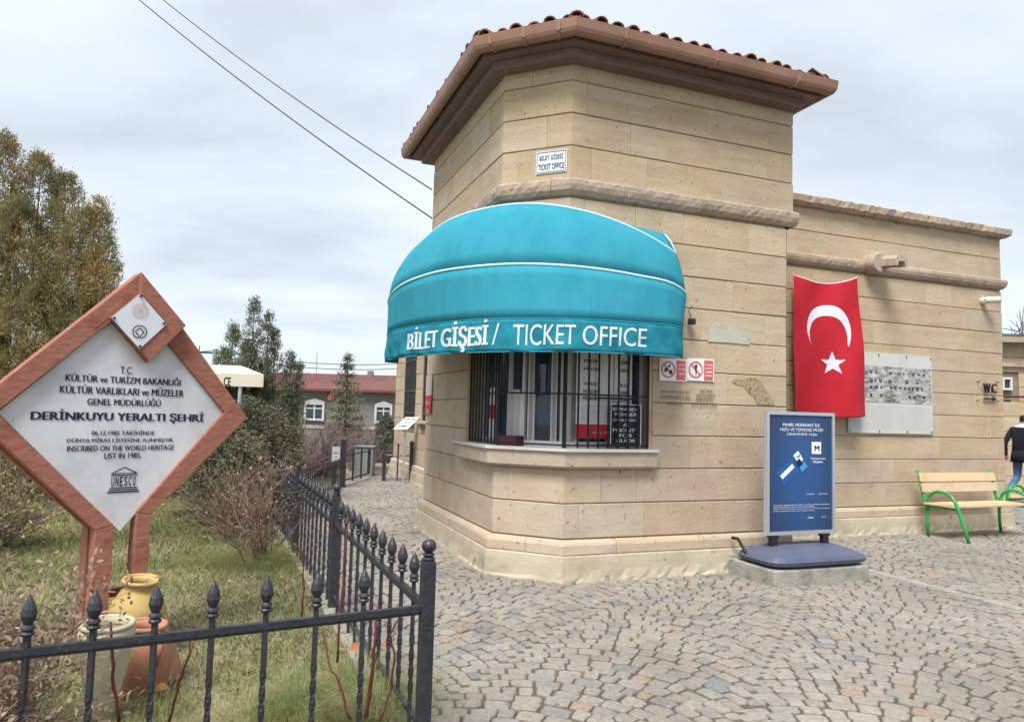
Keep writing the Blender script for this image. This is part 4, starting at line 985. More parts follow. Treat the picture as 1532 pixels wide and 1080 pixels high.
# black cable from the wall behind the stand
cb0 = wall_fn(C2, aR, .10)(uzR(1086, 793)[0], .35); cable = MB(); q0 = cb0; q3 = bp(-.58, .1, ph + .05)
cable.tube([q0, q0 + np.array([.04, -.06, .0]), (q0 + q3) / 2 + np.array([.0, -.03, .04]), q3 + np.array([-.02, .02, .05]), q3 + np.array([0, 0, -.03])], .016, 8); tag(cable.build('cable', blk_pl, smooth=True), 'thick black cable from the wall to the stand base', 'cable')
# small socket box under the wall
sb = MB(); q = wall_fn(C2, aR, .10)(uzR(1092, 838)[0], .09); sb.box(q, (.12, .06, .17), np.array([ux3, -ax_o, zv]).T); tag(sb.build('junction_box', conc, bevel=.004), 'small grey junction box at the foot of the tower wall', 'junction box')

# ------------------------------------------------------------------ benches
def make_bench(o3, ux, dx, length, label, x0=0):
    """o3 rear-left foot, ux along, dx toward the front"""
    b = thing('park_bench', label, 'bench', o3, 'green benches with pine slats')
    ux = np.array([*ux, 0]); dx = np.array([*dx, 0]); P = lambda a, d, z: np.array(o3) + ux * a + dx * d + zv * z
    for a in (0, length):
        mb = MB(); mb.tube([P(a, .02, 0), P(a, .0, .2), P(a, -.0, .40), P(a, -.05, .55), P(a, -.13, .90)], .022, 10); f = mb.build('rear_leg', green_m, b, smooth=True)
        arc = [P(a, .02, .36), P(a, .02, .48), P(a, .05, .56), P(a, .11, .615), P(a, .19, .635), P(a, .29, .625), P(a, .38, .58), P(a, .44, .50), P(a, .49, .38), P(a, .55, .2), P(a, .62, 0)]
        mb = MB(); mb.tube(arc, .022, 10); mb.build('arm_and_front_leg', green_m, b, smooth=True)
        mb = MB(); mb.tube([P(a, .0, .41), P(a, .47, .425)], .018, 8); mb.build('seat_bearer', green_m, b)
    for k in range(4):
        d = .05 + k * .115; mb = MB(); mb.box(P(length / 2, d, .452), (length + .12, .10, .028), np.array([ux, dx, zv]).T); mb.build('seat_slat', wood_m, b, bevel=.004)
    for k in range(2):
        z = .66 + k * .145; dd = -.055 - (z - .55) * .23 + .03; tl_ = .23; R = np.array([ux, dx * math.cos(tl_) + zv * math.sin(tl_), zv * math.cos(tl_) - dx * math.sin(tl_)]).T
        mb = MB(); mb.box(P(length / 2, dd, z), (length + .06, .026, .125), R); mb.build('back_slat', wood_m, b, bevel=.004)
    return b
bq = pl(1387, 797, W2 - nin * .30, aR)
make_bench((bq[0], bq[1], 0), uR, -nin, 1.48, 'green bench with pine slats in front of the wing wall, nearer one')
bq = gp(1508, 787)
make_bench((bq[0], bq[1], 0), nin, uR, 1.48, 'green bench past the wing corner, mostly cut by the right edge')

# ------------------------------------------------------------------ paving
gard = []   # garden outline
F0 = np.array([-.36, 3.36]); F1 = np.array([-1.35, 5.70]); F2 = np.array([-2.26, 7.75]); F3 = np.array([-3.25, 10.05])
FL = np.array([-1.80, 2.60]); fdir = norm(FL - F0)
GATE = gp(512, 728)[:2]
def side(p, a, b): return (b[0] - a[0]) * (p[..., 1] - a[1]) - (b[1] - a[1]) * (p[..., 0] - a[0])
def in_garden(p):
    p = np.asarray(p); a = side(p, F0, F3) > 0; b = side(p, F0, FL) < 0
    c = side(p, F3, GATE) > 0
    return a & b & (c | (p[..., 1] < F3[1]))
gm = MB(); far = [(-400, -60), (400, -60), (400, 900), (-400, 900)]
# terrain: level place, falling away beyond the garden to the lower street
xs = np.concatenate([np.linspace(-400, -40, 7), np.linspace(-35, 35, 29), np.linspace(40, 400, 7)]); ys = np.concatenate([[-60, -20], np.linspace(-4, 60, 65), np.linspace(80, 900, 9)])
def hz(x, y):
    t = min(1, max(0, (y - 21) / 12)); s = t * t * (3 - 2 * t); l = 1 / (1 + math.exp((x - 2) / 1.5)) if y < 70 else 1
    return -.045 - 1.35 * s * max(l, min(1, max(0, (y - 45) / 30)))
V = [(x, y, hz(x, y)) for y in ys for x in xs]; nx = len(xs)
gm.add(V, [(j * nx + i, j * nx + i + 1, (j + 1) * nx + i + 1, (j + 1) * nx + i) for j in range(len(ys) - 1) for i in range(nx - 1)])
struct(gm.build('ground', far_m, fixn=False))
# bed under the stones
bm_ = MB(); bm_.add([(-6, -3, -.014), (20, -3, -.014), (20, 20, -.014), (-6, 20, -.014)], [(0, 1, 2, 3)]); paving = struct(bm_.build('cobbled_pavement', bed_m, fixn=False))
# scalloped courses of setts
axd = math.radians(62); ay = uv(axd); ax = np.array([ay[1], -ay[0]]); CW = 1.45; RR = CW / math.sqrt(2) * 1.02; pit = .116
P_all = [q for q in P_TOW.p]
poly_b = [A2 + nLi * 1.3, A2, B2, C2, D2, W2, W2 + uR * WING_L, W2 + uR * WING_L + nin * 6, LW + uL * 3 + nLi * 6]
def inside(p, poly):
    c = False; j = len(poly) - 1
    for i in range(len(poly)):
        a, b = poly[i], poly[j]
        if (a[1] > p[1]) != (b[1] > p[1]) and p[0] < (b[0] - a[0]) * (p[1] - a[1]) / (b[1] - a[1]) + a[0]: c = not c
        j = i
    return c
poly_l = [LW - uL * .5, LW + uL * 8.3, LW + uL * 8.3 + nLi * 4, LW + nLi * 4]
dr0 = gp(1296, 852)[:2]; dr1 = gp(1532, 912)[:2]; drd = norm(dr1 - dr0); drn = np.array([-drd[1], drd[0]])
stones = []
def proj(p):
    v = np.array([p[0], p[1], 0]) - OC; z = v @ FW; return 766 + F_PX * (v @ RT) / z, 540 - F_PX * (v @ UP) / z, z
for col in range(-14, 16):
    for row in range(-70, 190):
        # walk the arc
        half = math.asin(CW / 2 / RR); th = -half; x_off = col * CW; y_off = row * pit + (random.uniform(-.004, .004)); cpos = x_off * ax + y_off * ay
        if not (1.6 < cpos[1] < 17.5 and -8 < cpos[0] < 17): continue
        while th < half - 1e-4:
            dt = random.uniform(.09, .175) / RR; t1 = th + dt
            if half - t1 < .06 / RR: t1 = half
            mid = (th + t1) / 2; lx = RR * math.sin(mid); ly = RR * (math.cos(mid) - math.cos(half)); c = (x_off + lx) * ax + (y_off + ly) * ay
            px, py, zz_ = proj(c) if c[1] > 1 else (0, 0, 0)
            ok = zz_ > 1.5 and -60 < px < 1600 and py < 1180
            if ok and in_garden(c): ok = False
            if ok and (inside(c, poly_b) or inside(c, poly_l)): ok = False
            if ok and abs((c - dr0) @ drn) < .075 and (c - dr0) @ drd > -.2: ok = False
            if ok:
                g = .0058; cm = math.cos(mid)
                pts = []
                for (a_, b_) in ((th + g / RR, 0), (t1 - g / RR, 0), (t1 - g / RR, 1), (th + g / RR, 1)):
                    x = x_off + RR * math.sin(a_); y = y_off + RR * (math.cos(a_) - math.cos(half)) + b_ * pit
                    # radial joints: lean with the arc
                    sh = (b_ - .5) * pit * math.sin(a_) * cm * .9; x += sh; y -= sh * math.tan(a_) * 1.0
                    y += g if b_ == 0 else -g
                    pts.append((x + random.uniform(-.006, .006), y + random.uniform(-.006, .006)))
                stones.append((pts, px, py, zz_, ok))
            th = t1
def sett(pts):
    """irregular domed stone from four plan corners"""
    P = [p[0] * ax + p[1] * ay for p in pts]; c = sum(P) / 4; out = []
    for i in range(4):
        a, b = P[i], P[(i + 1) % 4]; k = random.uniform(.08, .2)
        out.append(a + (b - a) * k + (c - a) * .015); out.append(a + (b - a) * (1 - k) + (c - b) * .015)
    # cut corners: insert slightly pulled corner
    z = random.uniform(-.006, .005); tx, ty = random.uniform(-.07, .07), random.uniform(-.07, .07); vs = []
    for p in out: vs.append((p[0], p[1], -.02))
    for p in out: vs.append((p[0], p[1], z - .006))
    for p in out:
        q = c + (p - c) * .88; vs.append((q[0], q[1], z + (q[0] - c[0]) * tx + (q[1] - c[1]) * ty))
    n = 8; fs = [tuple(2 * n + k for k in range(n))]
    for r in (0, 1): fs += [(r * n + k, r * n + (k + 1) % n, (r + 1) * n + (k + 1) % n, (r + 1) * n + k) for k in range(n)]
    return vs, fs
stones.sort(key=lambda s: (0 if (0 < s[1] < 1532 and s[2] < 1080) else 1, s[3]))
rest = MB()
for k, s in enumerate(stones):
    vs, fs = sett(s[0]); tn = min(1, max(0, random.gauss(.5, .22)))
    if k < 299 and 0 < s[1] < 1532 and s[2] < 1085:
        mb = MB(); mb.add(vs, fs, tn); mb.build('cobble', cob_m, paving, tint=True, fixn=False)
    else: rest.add(vs, fs, tn)
stuff(rest.build('cobbles', cob_m, paving, tint=True, fixn=False))
# border course of long stones
t = -.2
while t < 5.2:
    l = random.uniform(.28, .45); a = dr0 + drd * (t + .006); b = dr0 + drd * (t + l - .006); mb = MB()
    mb.prism([(*(a - drn * .065), -.02), (*(b - drn * .065), -.02), (*(b + drn * .065), -.02), (*(a + drn * .065), -.02)], (0, 0, .026)); mb.build('border_stone', conc, paving, bevel=.004); t += l

# ------------------------------------------------------------------ lawn
lm_ = MB(); lpts = [F0, F3, GATE, (-4.5, 19), (-22, 19), (-22, 1.0)]
lp = [np.array(q) for q in (F0, F1, F3, GATE, (-4.2, 19.0), (-24, 19.0), (-24.0, F0[1] + (FL - F0)[1] / (FL - F0)[0] * (-24 - F0[0])))]
lm_.add([(*q, -.004) for q in lp], [tuple(range(len(lp)))]); lawn = struct(lm_.build('lawn', soil_m, fixn=False))
nb = 230000; rr = RNG.uniform(0, 1, nb) ** .6; Y = 2.3 + rr * 14; X = Y * RNG.uniform(-.80, -.10, nb); pts = np.stack([X, Y], 1); keep = in_garden(pts); pts = pts[keep]; n = len(pts)
dens = np.sin(pts[:, 0] * 2.1 + 1) * np.cos(pts[:, 1] * 1.7) + RNG.normal(size=n) * .5; keep = dens > -1.1; pts = pts[keep]; n = len(pts)
dist = np.linalg.norm(pts, axis=1); hgt = RNG.uniform(.015, .05, n) * (1 + .04 * dist); wd = .0022 * (1 + .25 * dist); ang = RNG.uniform(0, 2 * math.pi, n); lean = RNG.normal(size=(n, 2)) * .8
b3 = np.concatenate([pts, np.zeros((n, 1))], 1); sd3 = np.stack([np.cos(ang), np.sin(ang), np.zeros(n)], 1) * wd[:, None]
tip = b3 + np.stack([lean[:, 0] * hgt, lean[:, 1] * hgt, hgt], 1)
V = np.stack([b3 - sd3, b3 + sd3, tip], 1).reshape(-1, 3)
tn = np.clip(.5 + .3 * np.sin(pts[:, 0] * 1.3) * np.cos(pts[:, 1] * .9 + 1) + RNG.normal(size=n) * .25, 0, 1)
g_ = bigmesh('grass', V, 3, grass_m, tn, lawn); stuff(g_)
# greener long tufts near the fence and the pots
def tuft(cx, cy, r, n, h, mat, parent):
    c = np.stack([cx + RNG.normal(size=n) * r, cy + RNG.normal(size=n) * r, np.zeros(n)], 1); hh = RNG.uniform(.5, 1.2, n) * h; an_ = RNG.uniform(0, 6.28, n)
    out = norm(np.stack([c[:, 0] - cx, c[:, 1] - cy, np.zeros(n)], 1)) * RNG.uniform(.2, 1.3, (n, 1)) * hh[:, None]; s = np.stack([np.cos(an_), np.sin(an_), np.zeros(n)], 1) * .0013
    m1 = c + out * .35 + np.array([0, 0, 1]) * hh[:, None] * .65; tip = c + out + np.array([0, 0, 1]) * hh[:, None] * RNG.uniform(.6, 1, (n, 1))
    V = np.stack([c - s, c + s, m1, m1 - s * .8, m1 + s * .8, tip], 1).reshape(-1, 3)
    return V, np.repeat(np.clip(RNG.normal(size=n) * .25 + .5, 0, 1), 2)
green_t = pm('green_tuft', [(.14, .19, .06), (.24, .27, .10), (.42, .38, .20)], 6, .9, tint=.3, trans=.25)
TV = [tuft(x, y, r, n, h, None, None) for x, y, r, n, h in ((-.80, 3.95, .20, 2600, .2), (-1.05, 3.75, .16, 1500, .16), (-.62, 3.68, .10, 1000, .18), (-1.2, 3.5, .2, 900, .12), (-1.6, 3.2, .2, 900, .12), (-2.4, 7.0, .18, 1500, .25), (-2.7, 7.2, .22, 1500, .2), (-1.72, 3.75, .08, 350, .16), (-2.15, 3.6, .09, 400, .14), (-1.95, 3.35, .10, 350, .13), (-1.55, 4.2, .15, 300, .12), (-2.6, 3.9, .2, 500, .12), (-1.3, 4.6, .25, 400, .1))]
g2 = bigmesh('long_grass', np.concatenate([v for v, _ in TV]), 3, green_t, np.concatenate([t for _, t in TV]), lawn); stuff(g2)

n = 900; Y = RNG.uniform(2.6, 11, n); X = Y * RNG.uniform(-.78, -.1, n); P2 = np.stack([X, Y], 1); P2 = P2[in_garden(P2)]; n = len(P2)
V, tn = leaves(np.concatenate([P2, np.full((n, 1), .025)], 1), np.concatenate([RNG.normal(size=(n, 2)), np.zeros((n, 1))], 1), 2, .045, .02, .02, .25)
V[:, 2] = np.clip(V[:, 2], .008, .06); stuff(bigmesh('fallen_leaves', V, 5, leaf_dry, tn, lawn))
n = 700; X = RNG.uniform(-1, 9, n); Y = RNG.uniform(3.2, 9, n); P2 = np.stack([X, Y], 1); P2 = P2[[not in_garden(q) and not inside(q, poly_b) for q in P2]]; n = len(P2)
V, tn = leaves(np.concatenate([P2, np.full((n, 1), .012)], 1), np.concatenate([RNG.normal(size=(n, 2)), np.zeros((n, 1))], 1), 1, .016, .008, .0, .2); V[:, 2] = np.clip(V[:, 2], .007, .02); stuff(bigmesh('grit_and_bits', V, 5, leaf_dry, tn, paving))
# little weeds in the joints along the wall foot and the plinth block
TV = []
for t in np.arange(iA, iD + 1.5, .16):
    x, y = P_TOW.at(min(t, P_TOW.L[-1]) + random.uniform(-.1, .1), .13); 
    if random.random() < .6: TV.append(tuft(x, y, .02, 14, .03, None, None))
for t in np.arange(0, 1.2, .1):
    q = o2 + uR * t - nin * .02
    if random.random() < .7: TV.append(tuft(q[0], q[1], .02, 16, .035, None, None))
stuff(bigmesh('joint_weeds', np.concatenate([v for v, _ in TV]), 3, green_t, np.concatenate([t_ for _, t_ in TV]), paving))

# ------------------------------------------------------------------ wrought iron fence
def finial(mb, c, z, s=1.3):
    mb.lathe([(.009 * s, z), (.017 * s, z + .004), (.019 * s, z + .012), (.013 * s, z + .02), (.019 * s, z + .028), (.017 * s, z + .036), (.011 * s, z + .042), (.016 * s, z + .055), (.021 * s, z + .075), (.018 * s, z + .10), (.008 * s, z + .13), (.001, z + .148)], 10, (c[0], c[1], 0), cap=True)
def twist_bar(mb, c, z0, z1, w=.012, tz0=None, tz1=None):
    if tz0 is None: mb.box((c[0], c[1], (z0 + z1) / 2), (w * 1.4, w * 1.4, z1 - z0)); return
    zs = [z0, tz0] + list(np.linspace(tz0, tz1, 14))[1:] + [z1]; vs = []; 
    for i, z in enumerate(zs):
        a = 0 if z <= tz0 else (2 * math.pi if z >= tz1 else 2 * math.pi * (z - tz0) / (tz1 - tz0))
        for k in range(4): t = a + math.pi / 4 + k * math.pi / 2; vs.append((c[0] + w * math.cos(t), c[1] + w * math.sin(t), z))
    mb.add(vs, [(3, 2, 1, 0), tuple(len(vs) - 4 + k for k in range(4))] + [(i * 4 + k, i * 4 + (k + 1) % 4, i * 4 + 4 + (k + 1) % 4, i * 4 + 4 + k) for i in range(len(zs) - 1) for k in range(4)])
def post(c, parent, ztop=.97, w=.060, name='post'):
    mb = MB(); a = math.atan2((F3 - F0)[1], (F3 - F0)[0]); R = np.array([[math.cos(a), -math.sin(a), 0], [math.sin(a), math.cos(a), 0], [0, 0, 1]])
    zt = ztop - .10; mb.box((c[0], c[1], zt / 2 - .05), (w, w, zt + .1), R); o = mb.build(name, iron, parent, bevel=.003)
    mb = MB(); prof = [(w * .45, zt), (w * .52, zt + .012), (w * .35, zt + .02), (w * .5, zt + .03), (w * .32, zt + .038)] + [(w * .58 * math.sin(t), zt + .068 - .032 * math.cos(t)) for t in np.linspace(.5, math.pi - .05, 8)]
    mb.lathe(prof, 14, (c[0], c[1], 0)); mb.build('ball_cap', iron, o, smooth=False); return o
def fence(name, label, pts, spacing, zr, zfin, posts, group, parent_loc, twist=True, lower=.12, detail=True, first=None):
    fo = thing(name, label, 'fence', (*parent_loc, 0), group)
    for a, b in zip(pts, pts[1:]):
        d = norm(b - a); L = np.linalg.norm(b - a); ang = math.atan2(d[1], d[0]); R = np.array([[math.cos(ang), -math.sin(ang), 0], [math.sin(ang), math.cos(ang), 0], [0, 0, 1]])
        m = (a + b) / 2
        mb = MB(); mb.box((*m, zr), (L, .030, .026), R); mb.box((*m, zr - .02), (L, .016, .014), R); mb.build('top_rail', iron, fo)
        mb = MB(); mb.box((*m, lower), (L, .024, .014), R); mb.build('bottom_rail', iron, fo)
        n = max(1, round(L / spacing))
        for i in range(1, n):
            c = a + d * (L * i / n if first is None else first + spacing * (i - 1)); mb = MB(); zf = zfin - .148
            if twist: twist_bar(mb, c, .02, zf, .0135, .18, .48)
            else: twist_bar(mb, c, .02, zf, .012)
            if detail: finial(mb, c, zf)
            else: mb.lathe([(.008, zf), (.016, zf + .03), (.001, zf + .08)], 5, (c[0], c[1], 0))
            mb.build('picket', iron, fo)
    for c in posts: post(c, fo)
    return fo
fr_dir = fdir
fence('front_fence', 'black wrought iron fence section crossing the foreground with twisted pickets', [F0, F0 + fr_dir * 2.6], .206, .66, .86, [], None, F0, first=.298)
fence('side_fence', 'black wrought iron fence running back beside the cobbled path with ball-topped posts', [F0, F1, F2, F3], .231, .66, .87, [F0, F1, F2, F3], None, (F0 + F3) / 2)
fence('far_fence', 'low black railing between the end of the side fence and the gate post', [F3, GATE - norm(GATE - F3) * .1], .12, .52, .66, [], None, GATE, twist=False, detail=False, lower=.08)
kb = MB(); d = norm(F3 - F0); nn2 = np.array([d[1], -d[0]]); kb.prism([(*(F0 + nn2 * .05 - d * .1), -.03), (*(F3 + nn2 * .05), -.03), (*(F3 - nn2 * .06), -.03), (*(F0 - nn2 * .06 - d * .1), -.03)], (0, 0, .05)); kerb = struct(kb.build('garden_kerb', conc, fixn=True))
# gate
gt_ = thing('garden_gate', 'black iron gate leaf standing open on its tall square post', 'gate', (*GATE, 0))
mb = MB(); mb.box((*GATE, .45), (.10, .10, .98)); mb.build('gate_post', iron, gt_, bevel=.004)
mb = MB(); c = gp(499, 727)[:2]; mb.box((*c, .42), (.06, .06, .86)); mb.build('gate_post', iron, gt_, bevel=.004)
g1 = gp(551, 716)[:2]; d = norm(g1 - GATE); L = np.linalg.norm(g1 - GATE)
for i, f in enumerate((.36, .68, 1.0)):
    c = GATE + (g1 - GATE) * f; mb = MB(); mb.box((*c, .39), (.035 if f < 1 else .06,) * 2 + (.66 if f < 1 else .55,)); mb.build('gate_bar', iron, gt_)
for z in (.12, .62):
    mb = MB(); mb.tube([(*GATE, z), (*g1, z)], .018, 6); mb.build('gate_rail', iron, gt_)
sg = thing('gate_sign', 'small whitish notice plate fixed to the gate post', 'sign', (*(GATE + np.array([-.12, -.08])), .4))
gpl = wall_fn(GATE + np.array([-.18, -.10]), 0, 0); sheet('plate', gpl, -.03, .13, .46, .80, pm('plate_grey_white', [(.42, .43, .42)], 5, .6), sg, .008); lines('lettering', [('KAPALI', .0, .10, .66, .69, .01), ('14', .03, .07, .58, .61, .01)], wall_fn(GATE + np.array([-.18, -.10]), 0, .004), black_p, sg)
g2_ = thing('small_railing', 'short black railing section left of the inclined sign at the wing wall', 'railing', (*gp(595, 720)[:2], 0))
a = gp(574, 719)[:2]; b = gp(614, 720)[:2]
for i, (f, zt, r) in enumerate(((0, .58, .035), (.5, .74, .016), (1, .80, .035))):
    c = a + (b - a) * f; mb = MB(); mb.box((*c, zt / 2), (2 * r, 2 * r, zt)); 
    if f: mb.lathe([(r, zt), (r * 1.6, zt + .02), (r * 1.3, zt + .06), (.002, zt + .1)], 8, (*c, 0))
    mb.build('upright', iron, g2_)
for z in (.06, .56):
    mb = MB(); mb.tube([(*a, z), (*b, z)], .018, 6); mb.build('rail', iron, g2_)
# inclined sign on a pole
sp0 = gp(603, 723)[:2]; isg = thing('inclined_sign', 'tilted white sign board on a thin grey pole before the left wall', 'sign', (*sp0, 0)); Y0 = sp0[1]
mb = MB(); mb.tube([(*sp0, 0), (*sp0, 1.12)], .022, 8); mb.build('pole', alu, isg)
Q = [ad(589, 641, Y0 - .12), ad(610, 641, Y0 - .12), ad(628, 624, Y0 + .25), ad(607, 624, Y0 + .25)]
mb = MB(); mb.prism(Q, (0, 0, -.02)); mb.build('board', white_p, isg)
def qf(a, b): return (Q[0] * (1 - a) + Q[1] * a) * (1 - b) + (Q[3] * (1 - a) + Q[2] * a) * b + np.array([0, -.002, .006])
mb = MB()
for s, t0, t1 in (('MÜZE', .72, .9), ('GİRİŞİ', .42, .6), ('ENTRANCE', .12, .3)): put_text(mb, s, .15, .85, t0, t1, qf, .02)
mb.build('lettering', navy_p, isg, fixn=False)
mb = MB(); c = gp(533, 716); c = np.array([c[0], 17., 0]); mb.box((c[0] + .0, 17., .33), (.45, .35, .66)); mb.box((c[0] + .0, 17., .68), (.5, .4, .04)); tag(mb.build('utility_cabinet', util_m, bevel=.01), 'grey utility cabinet behind the open gate', 'cabinet')

# ------------------------------------------------------------------ heritage sign
aS = math.radians(43); c0 = ad(189, 617, 4.55); oS = c0[:2]
def us(x, y, off=0):
    p = pl(x, y, oS + np.array([math.sin(aS), -math.cos(aS)]) * off, aS); return np.array([(p[:2] - oS) @ uv(aS), p[2]])
fS = lambda off: wall_fn(oS, aS, off)
sgn = thing('heritage_sign', 'large diamond marble heritage sign in a terracotta-red wooden frame', 'sign', (*oS, 0))
nS = np.array([math.sin(aS), -math.cos(aS), 0])
def band(name, pix, front, depth, parent=sgn, mat=sign_m, bevel=.004):
    P = [fS(front)(*us(x, y, front)) for x, y in pix]; mb = MB(); mb.prism(P, -nS * depth); return mb.build(name, mat, parent, bevel=bevel)
pan = band('marble_panel', [(-4, 617), (201, 453), (336, 617), (179, 795)], 0, .03, mat=marble, bevel=.002)
LT = (-50, 613)
band('upper_left_beam', [LT, (212, 407), (201, 454), (-6, 617)], .05, .17)
band('lower_left_beam', [LT, (-6, 617), (170, 785), (142, 793)], .05, .17)
band('upper_right_beam', [(262, 474), (370, 625), (336, 617), (226, 483)], .025, .13)
band('lower_right_beam', [(336, 617), (370, 625), (226, 770), (205, 768), (205, 764), (192, 780)][0:3] + [(204, 766)], .03, .14)
# hook round the plaque
band('hook_top', [(212, 407), (278.5, 487), (250, 485), (210, 439)], .09, .2)
band('hook_left', [(212, 407), (210, 439), (166, 475), (140, 494), (120, 480)][:4] + [(140, 464)], .052, .16)
band('hook_end', [(278.5, 487), (224, 542), (208, 523), (250, 485)], .09, .2)
band('plaque_back', [(210, 439), (250, 485), (209, 523), (166, 475)], .09, .19)
pq = band('plaque', [(210, 440), (249.5, 485), (209, 522), (167, 475.5)], .098, .007, mat=pm('plaque_white', [(.62, .66, .70)], 3, .35), bevel=.0)
# posts to the ground
def spost(name, xa, xb, ytop, front, depth):
    a = us(xa, ytop, front)[0]; b = us(xb, ytop, front)[0]; zt = us(xa, ytop, front)[1]; f = fS(front); mb = MB()
    mb.prism([f(a, -.05), f(b, -.05), f(b, us(xb, ytop, front)[1]), f(a, zt)], -nS * depth); return mb.build(name, sign_m, sgn, bevel=.004)
def spost2(name, pix, front, depth, mat=sign_m):
    """polygon whose last two corners are dropped vertically to the ground"""
    Q = [us(x, y, front) for x, y in pix]; f = fS(front); P = [f(*q) for q in Q] + [f(Q[-1][0], -.05), f(Q[0][0], -.05)]; mb = MB(); mb.prism(P, -nS * depth); return mb.build(name, mat, sgn, bevel=.004)
spost2('front_post', [(142.5, 793.5), (170.6, 785.5)], .05, .12)
spost2('rear_post', [(131, 790), (158, 780)], -.13, .15)
spost2('front_post', [(205, 767), (226, 770.5)], .03, .14)
mb = MB(); a = us(150, 865, -.05)[0]; b = us(212, 865, -.05)[0]; rect(mb, fS(-.1), a, b, .33, .38, .05); mb.build('cross_rail', sign_m, sgn)
# rear frame behind the lower left beam
band('rear_beam', [(-60, 620), (-20, 622), (158, 780), (131, 790)], -.125, .13)
# lettering
sp = []
for (s, xa, ya, xb, yb, h, b) in (('T.C.', 180, 559, 199, 559.5, 10.5, .012), ('KÜLTÜR ve TURİZM BAKANLIĞI', 98, 571, 270, 576, 13, .024), ('KÜLTÜR VARLIKLARI ve MÜZELER', 89.5, 589, 274.5, 592.5, 13, .024), ('GENEL MÜDÜRLÜĞÜ', 130.5, 606, 240, 608, 13, .024),
    ('DERİNKUYU YERALTI ŞEHRİ', 46, 633, 304, 632, 19, .035), ('06.12.1985 TARİHİNDE', 137, 651, 231, 650, 8, .018), ('DÜNYA MİRAS LİSTESİNE ALINMIŞTIR.', 100, 664, 260, 661, 8.5, .018), ('INSCRIBED ON THE WORLD HERITAGE', 100, 676, 260, 672, 8, .018), ('LIST IN 1985.', 156, 686.5, 211, 684, 8, .018)):
    A = us(xa, ya, .004); B = us(xb, yb, .004); T = us((xa + xb) / 2, (ya + yb) / 2 - h, .004); z = (A[1] + B[1]) / 2; mbz = T[1] - us((xa + xb) / 2, (ya + yb) / 2, .004)[1]
    sp.append((s, A[0], B[0], z, z + mbz, b))
for q_ in sp: del lines('lettering', [q_], fS(.004), navy_p, sgn)['kind']
# temple emblem
E0 = us(160, 738, .004); E1 = us(208, 735, .004); eu0, eu1, ez0 = E0[0], E1[0], (E0[1] + E1[1]) / 2; ew = eu1 - eu0; f = fS(.004); mb = MB(); eh = us(184, 698, .004)[1] - ez0
for a, b, c, d in ((0, 1, 0, .05), (.04, .96, .09, .13), (.07, .93, .17, .21), (.09, .91, .66, .70)): rect(mb, f, eu0 + ew * a, eu0 + ew * b, ez0 + eh * c, ez0 + eh * d, .001)
def seg2(mb, f, p, q, w_):
    p = np.array(p); q = np.array(q); d = norm(q - p); n_ = np.array([-d[1], d[0]]) * w_ / 2; poly2(mb, f, [p - n_, q - n_, q + n_, p + n_])
X = lambda a: eu0 + ew * a
Z = lambda a: ez0 + eh * a
seg2(mb, f, (X(.1), Z(.74)), (X(.5), Z(.98)), .006); seg2(mb, f, (X(.9), Z(.74)), (X(.5), Z(.98)), .006); seg2(mb, f, (X(.1), Z(.74)), (X(.9), Z(.74)), .005)
for i, ch_ in enumerate('UNESCO'): put_text(mb, ch_, X(.11 + i * .135), X(.11 + i * .135 + .085), Z(.25), Z(.62), f, .02)
mb.build('temple_emblem', black_p, sgn, fixn=False)
# world heritage emblem on the plaque, and the faded red seal
f = fS(.102); cu, cz_ = us(209, 496.5, .1); rw = abs(us(220, 496.5, .1)[0] - cu)
mb = MB(); n = 40; t0, t1 = math.radians(-90 + 12), math.radians(270 - 12); ths = np.linspace(t0, t1, n)
mb.add([f(cu + rw * math.cos(t), cz_ + rw * math.sin(t)) for t in ths] + [f(cu + rw * .86 * math.cos(t), cz_ + rw * .86 * math.sin(t)) for t in ths], [(k, k + 1, n + k + 1, n + k) for k in range(n - 1)])
w_ = rw * .14; p = lambda a, b: (cu + rw * a, cz_ + rw * b)
for a, b in ((p(-.1, -.93), p(-.14, -.5)), (p(-.14, -.5), p(-.6, 0)), (p(-.6, 0), p(0, .58)), (p(0, .58), p(.6, 0)), (p(.6, 0), p(.14, -.5)), (p(.14, -.5), p(.1, -.93))): seg2(mb, f, a, b, w_)
mb.build('heritage_emblem', black_p, sgn, fixn=False)
cu, cz_ = us(210, 465, .1); rw = abs(us(222.5, 465, .1)[0] - cu); mb = MB()
for k in range(24):
    t = 2 * math.pi * k / 24; seg2(mb, f, (cu + rw * .72 * math.cos(t), cz_ + rw * .72 * math.sin(t)), (cu + rw * math.cos(t), cz_ + rw * math.sin(t)), .005)
ringmesh(mb, f, cu, cz_, rw * .42, rw * .06); ringmesh(mb, f, cu, cz_, rw * .6, rw * .04, 20)
for k in range(6):
    t = k * math.pi / 3; seg2(mb, f, (cu, cz_), (cu + rw * .3 * math.cos(t), cz_ + rw * .3 * math.sin(t)), .004)
mb.build('red_seal', pinkfade, sgn, fixn=False)
mb = MB()
for (x, y) in ((210.5, 443), (245, 484), (209, 518), (170.5, 476)):
    q = us(x, y, .1); c = fS(.1)(*q); mb.lathe([(.008, 0), (.008, .018)], 8, c, np.array([np.array([*uv(aS), 0]), zv, nS]).T)
mb.build('screws', iron, sgn)

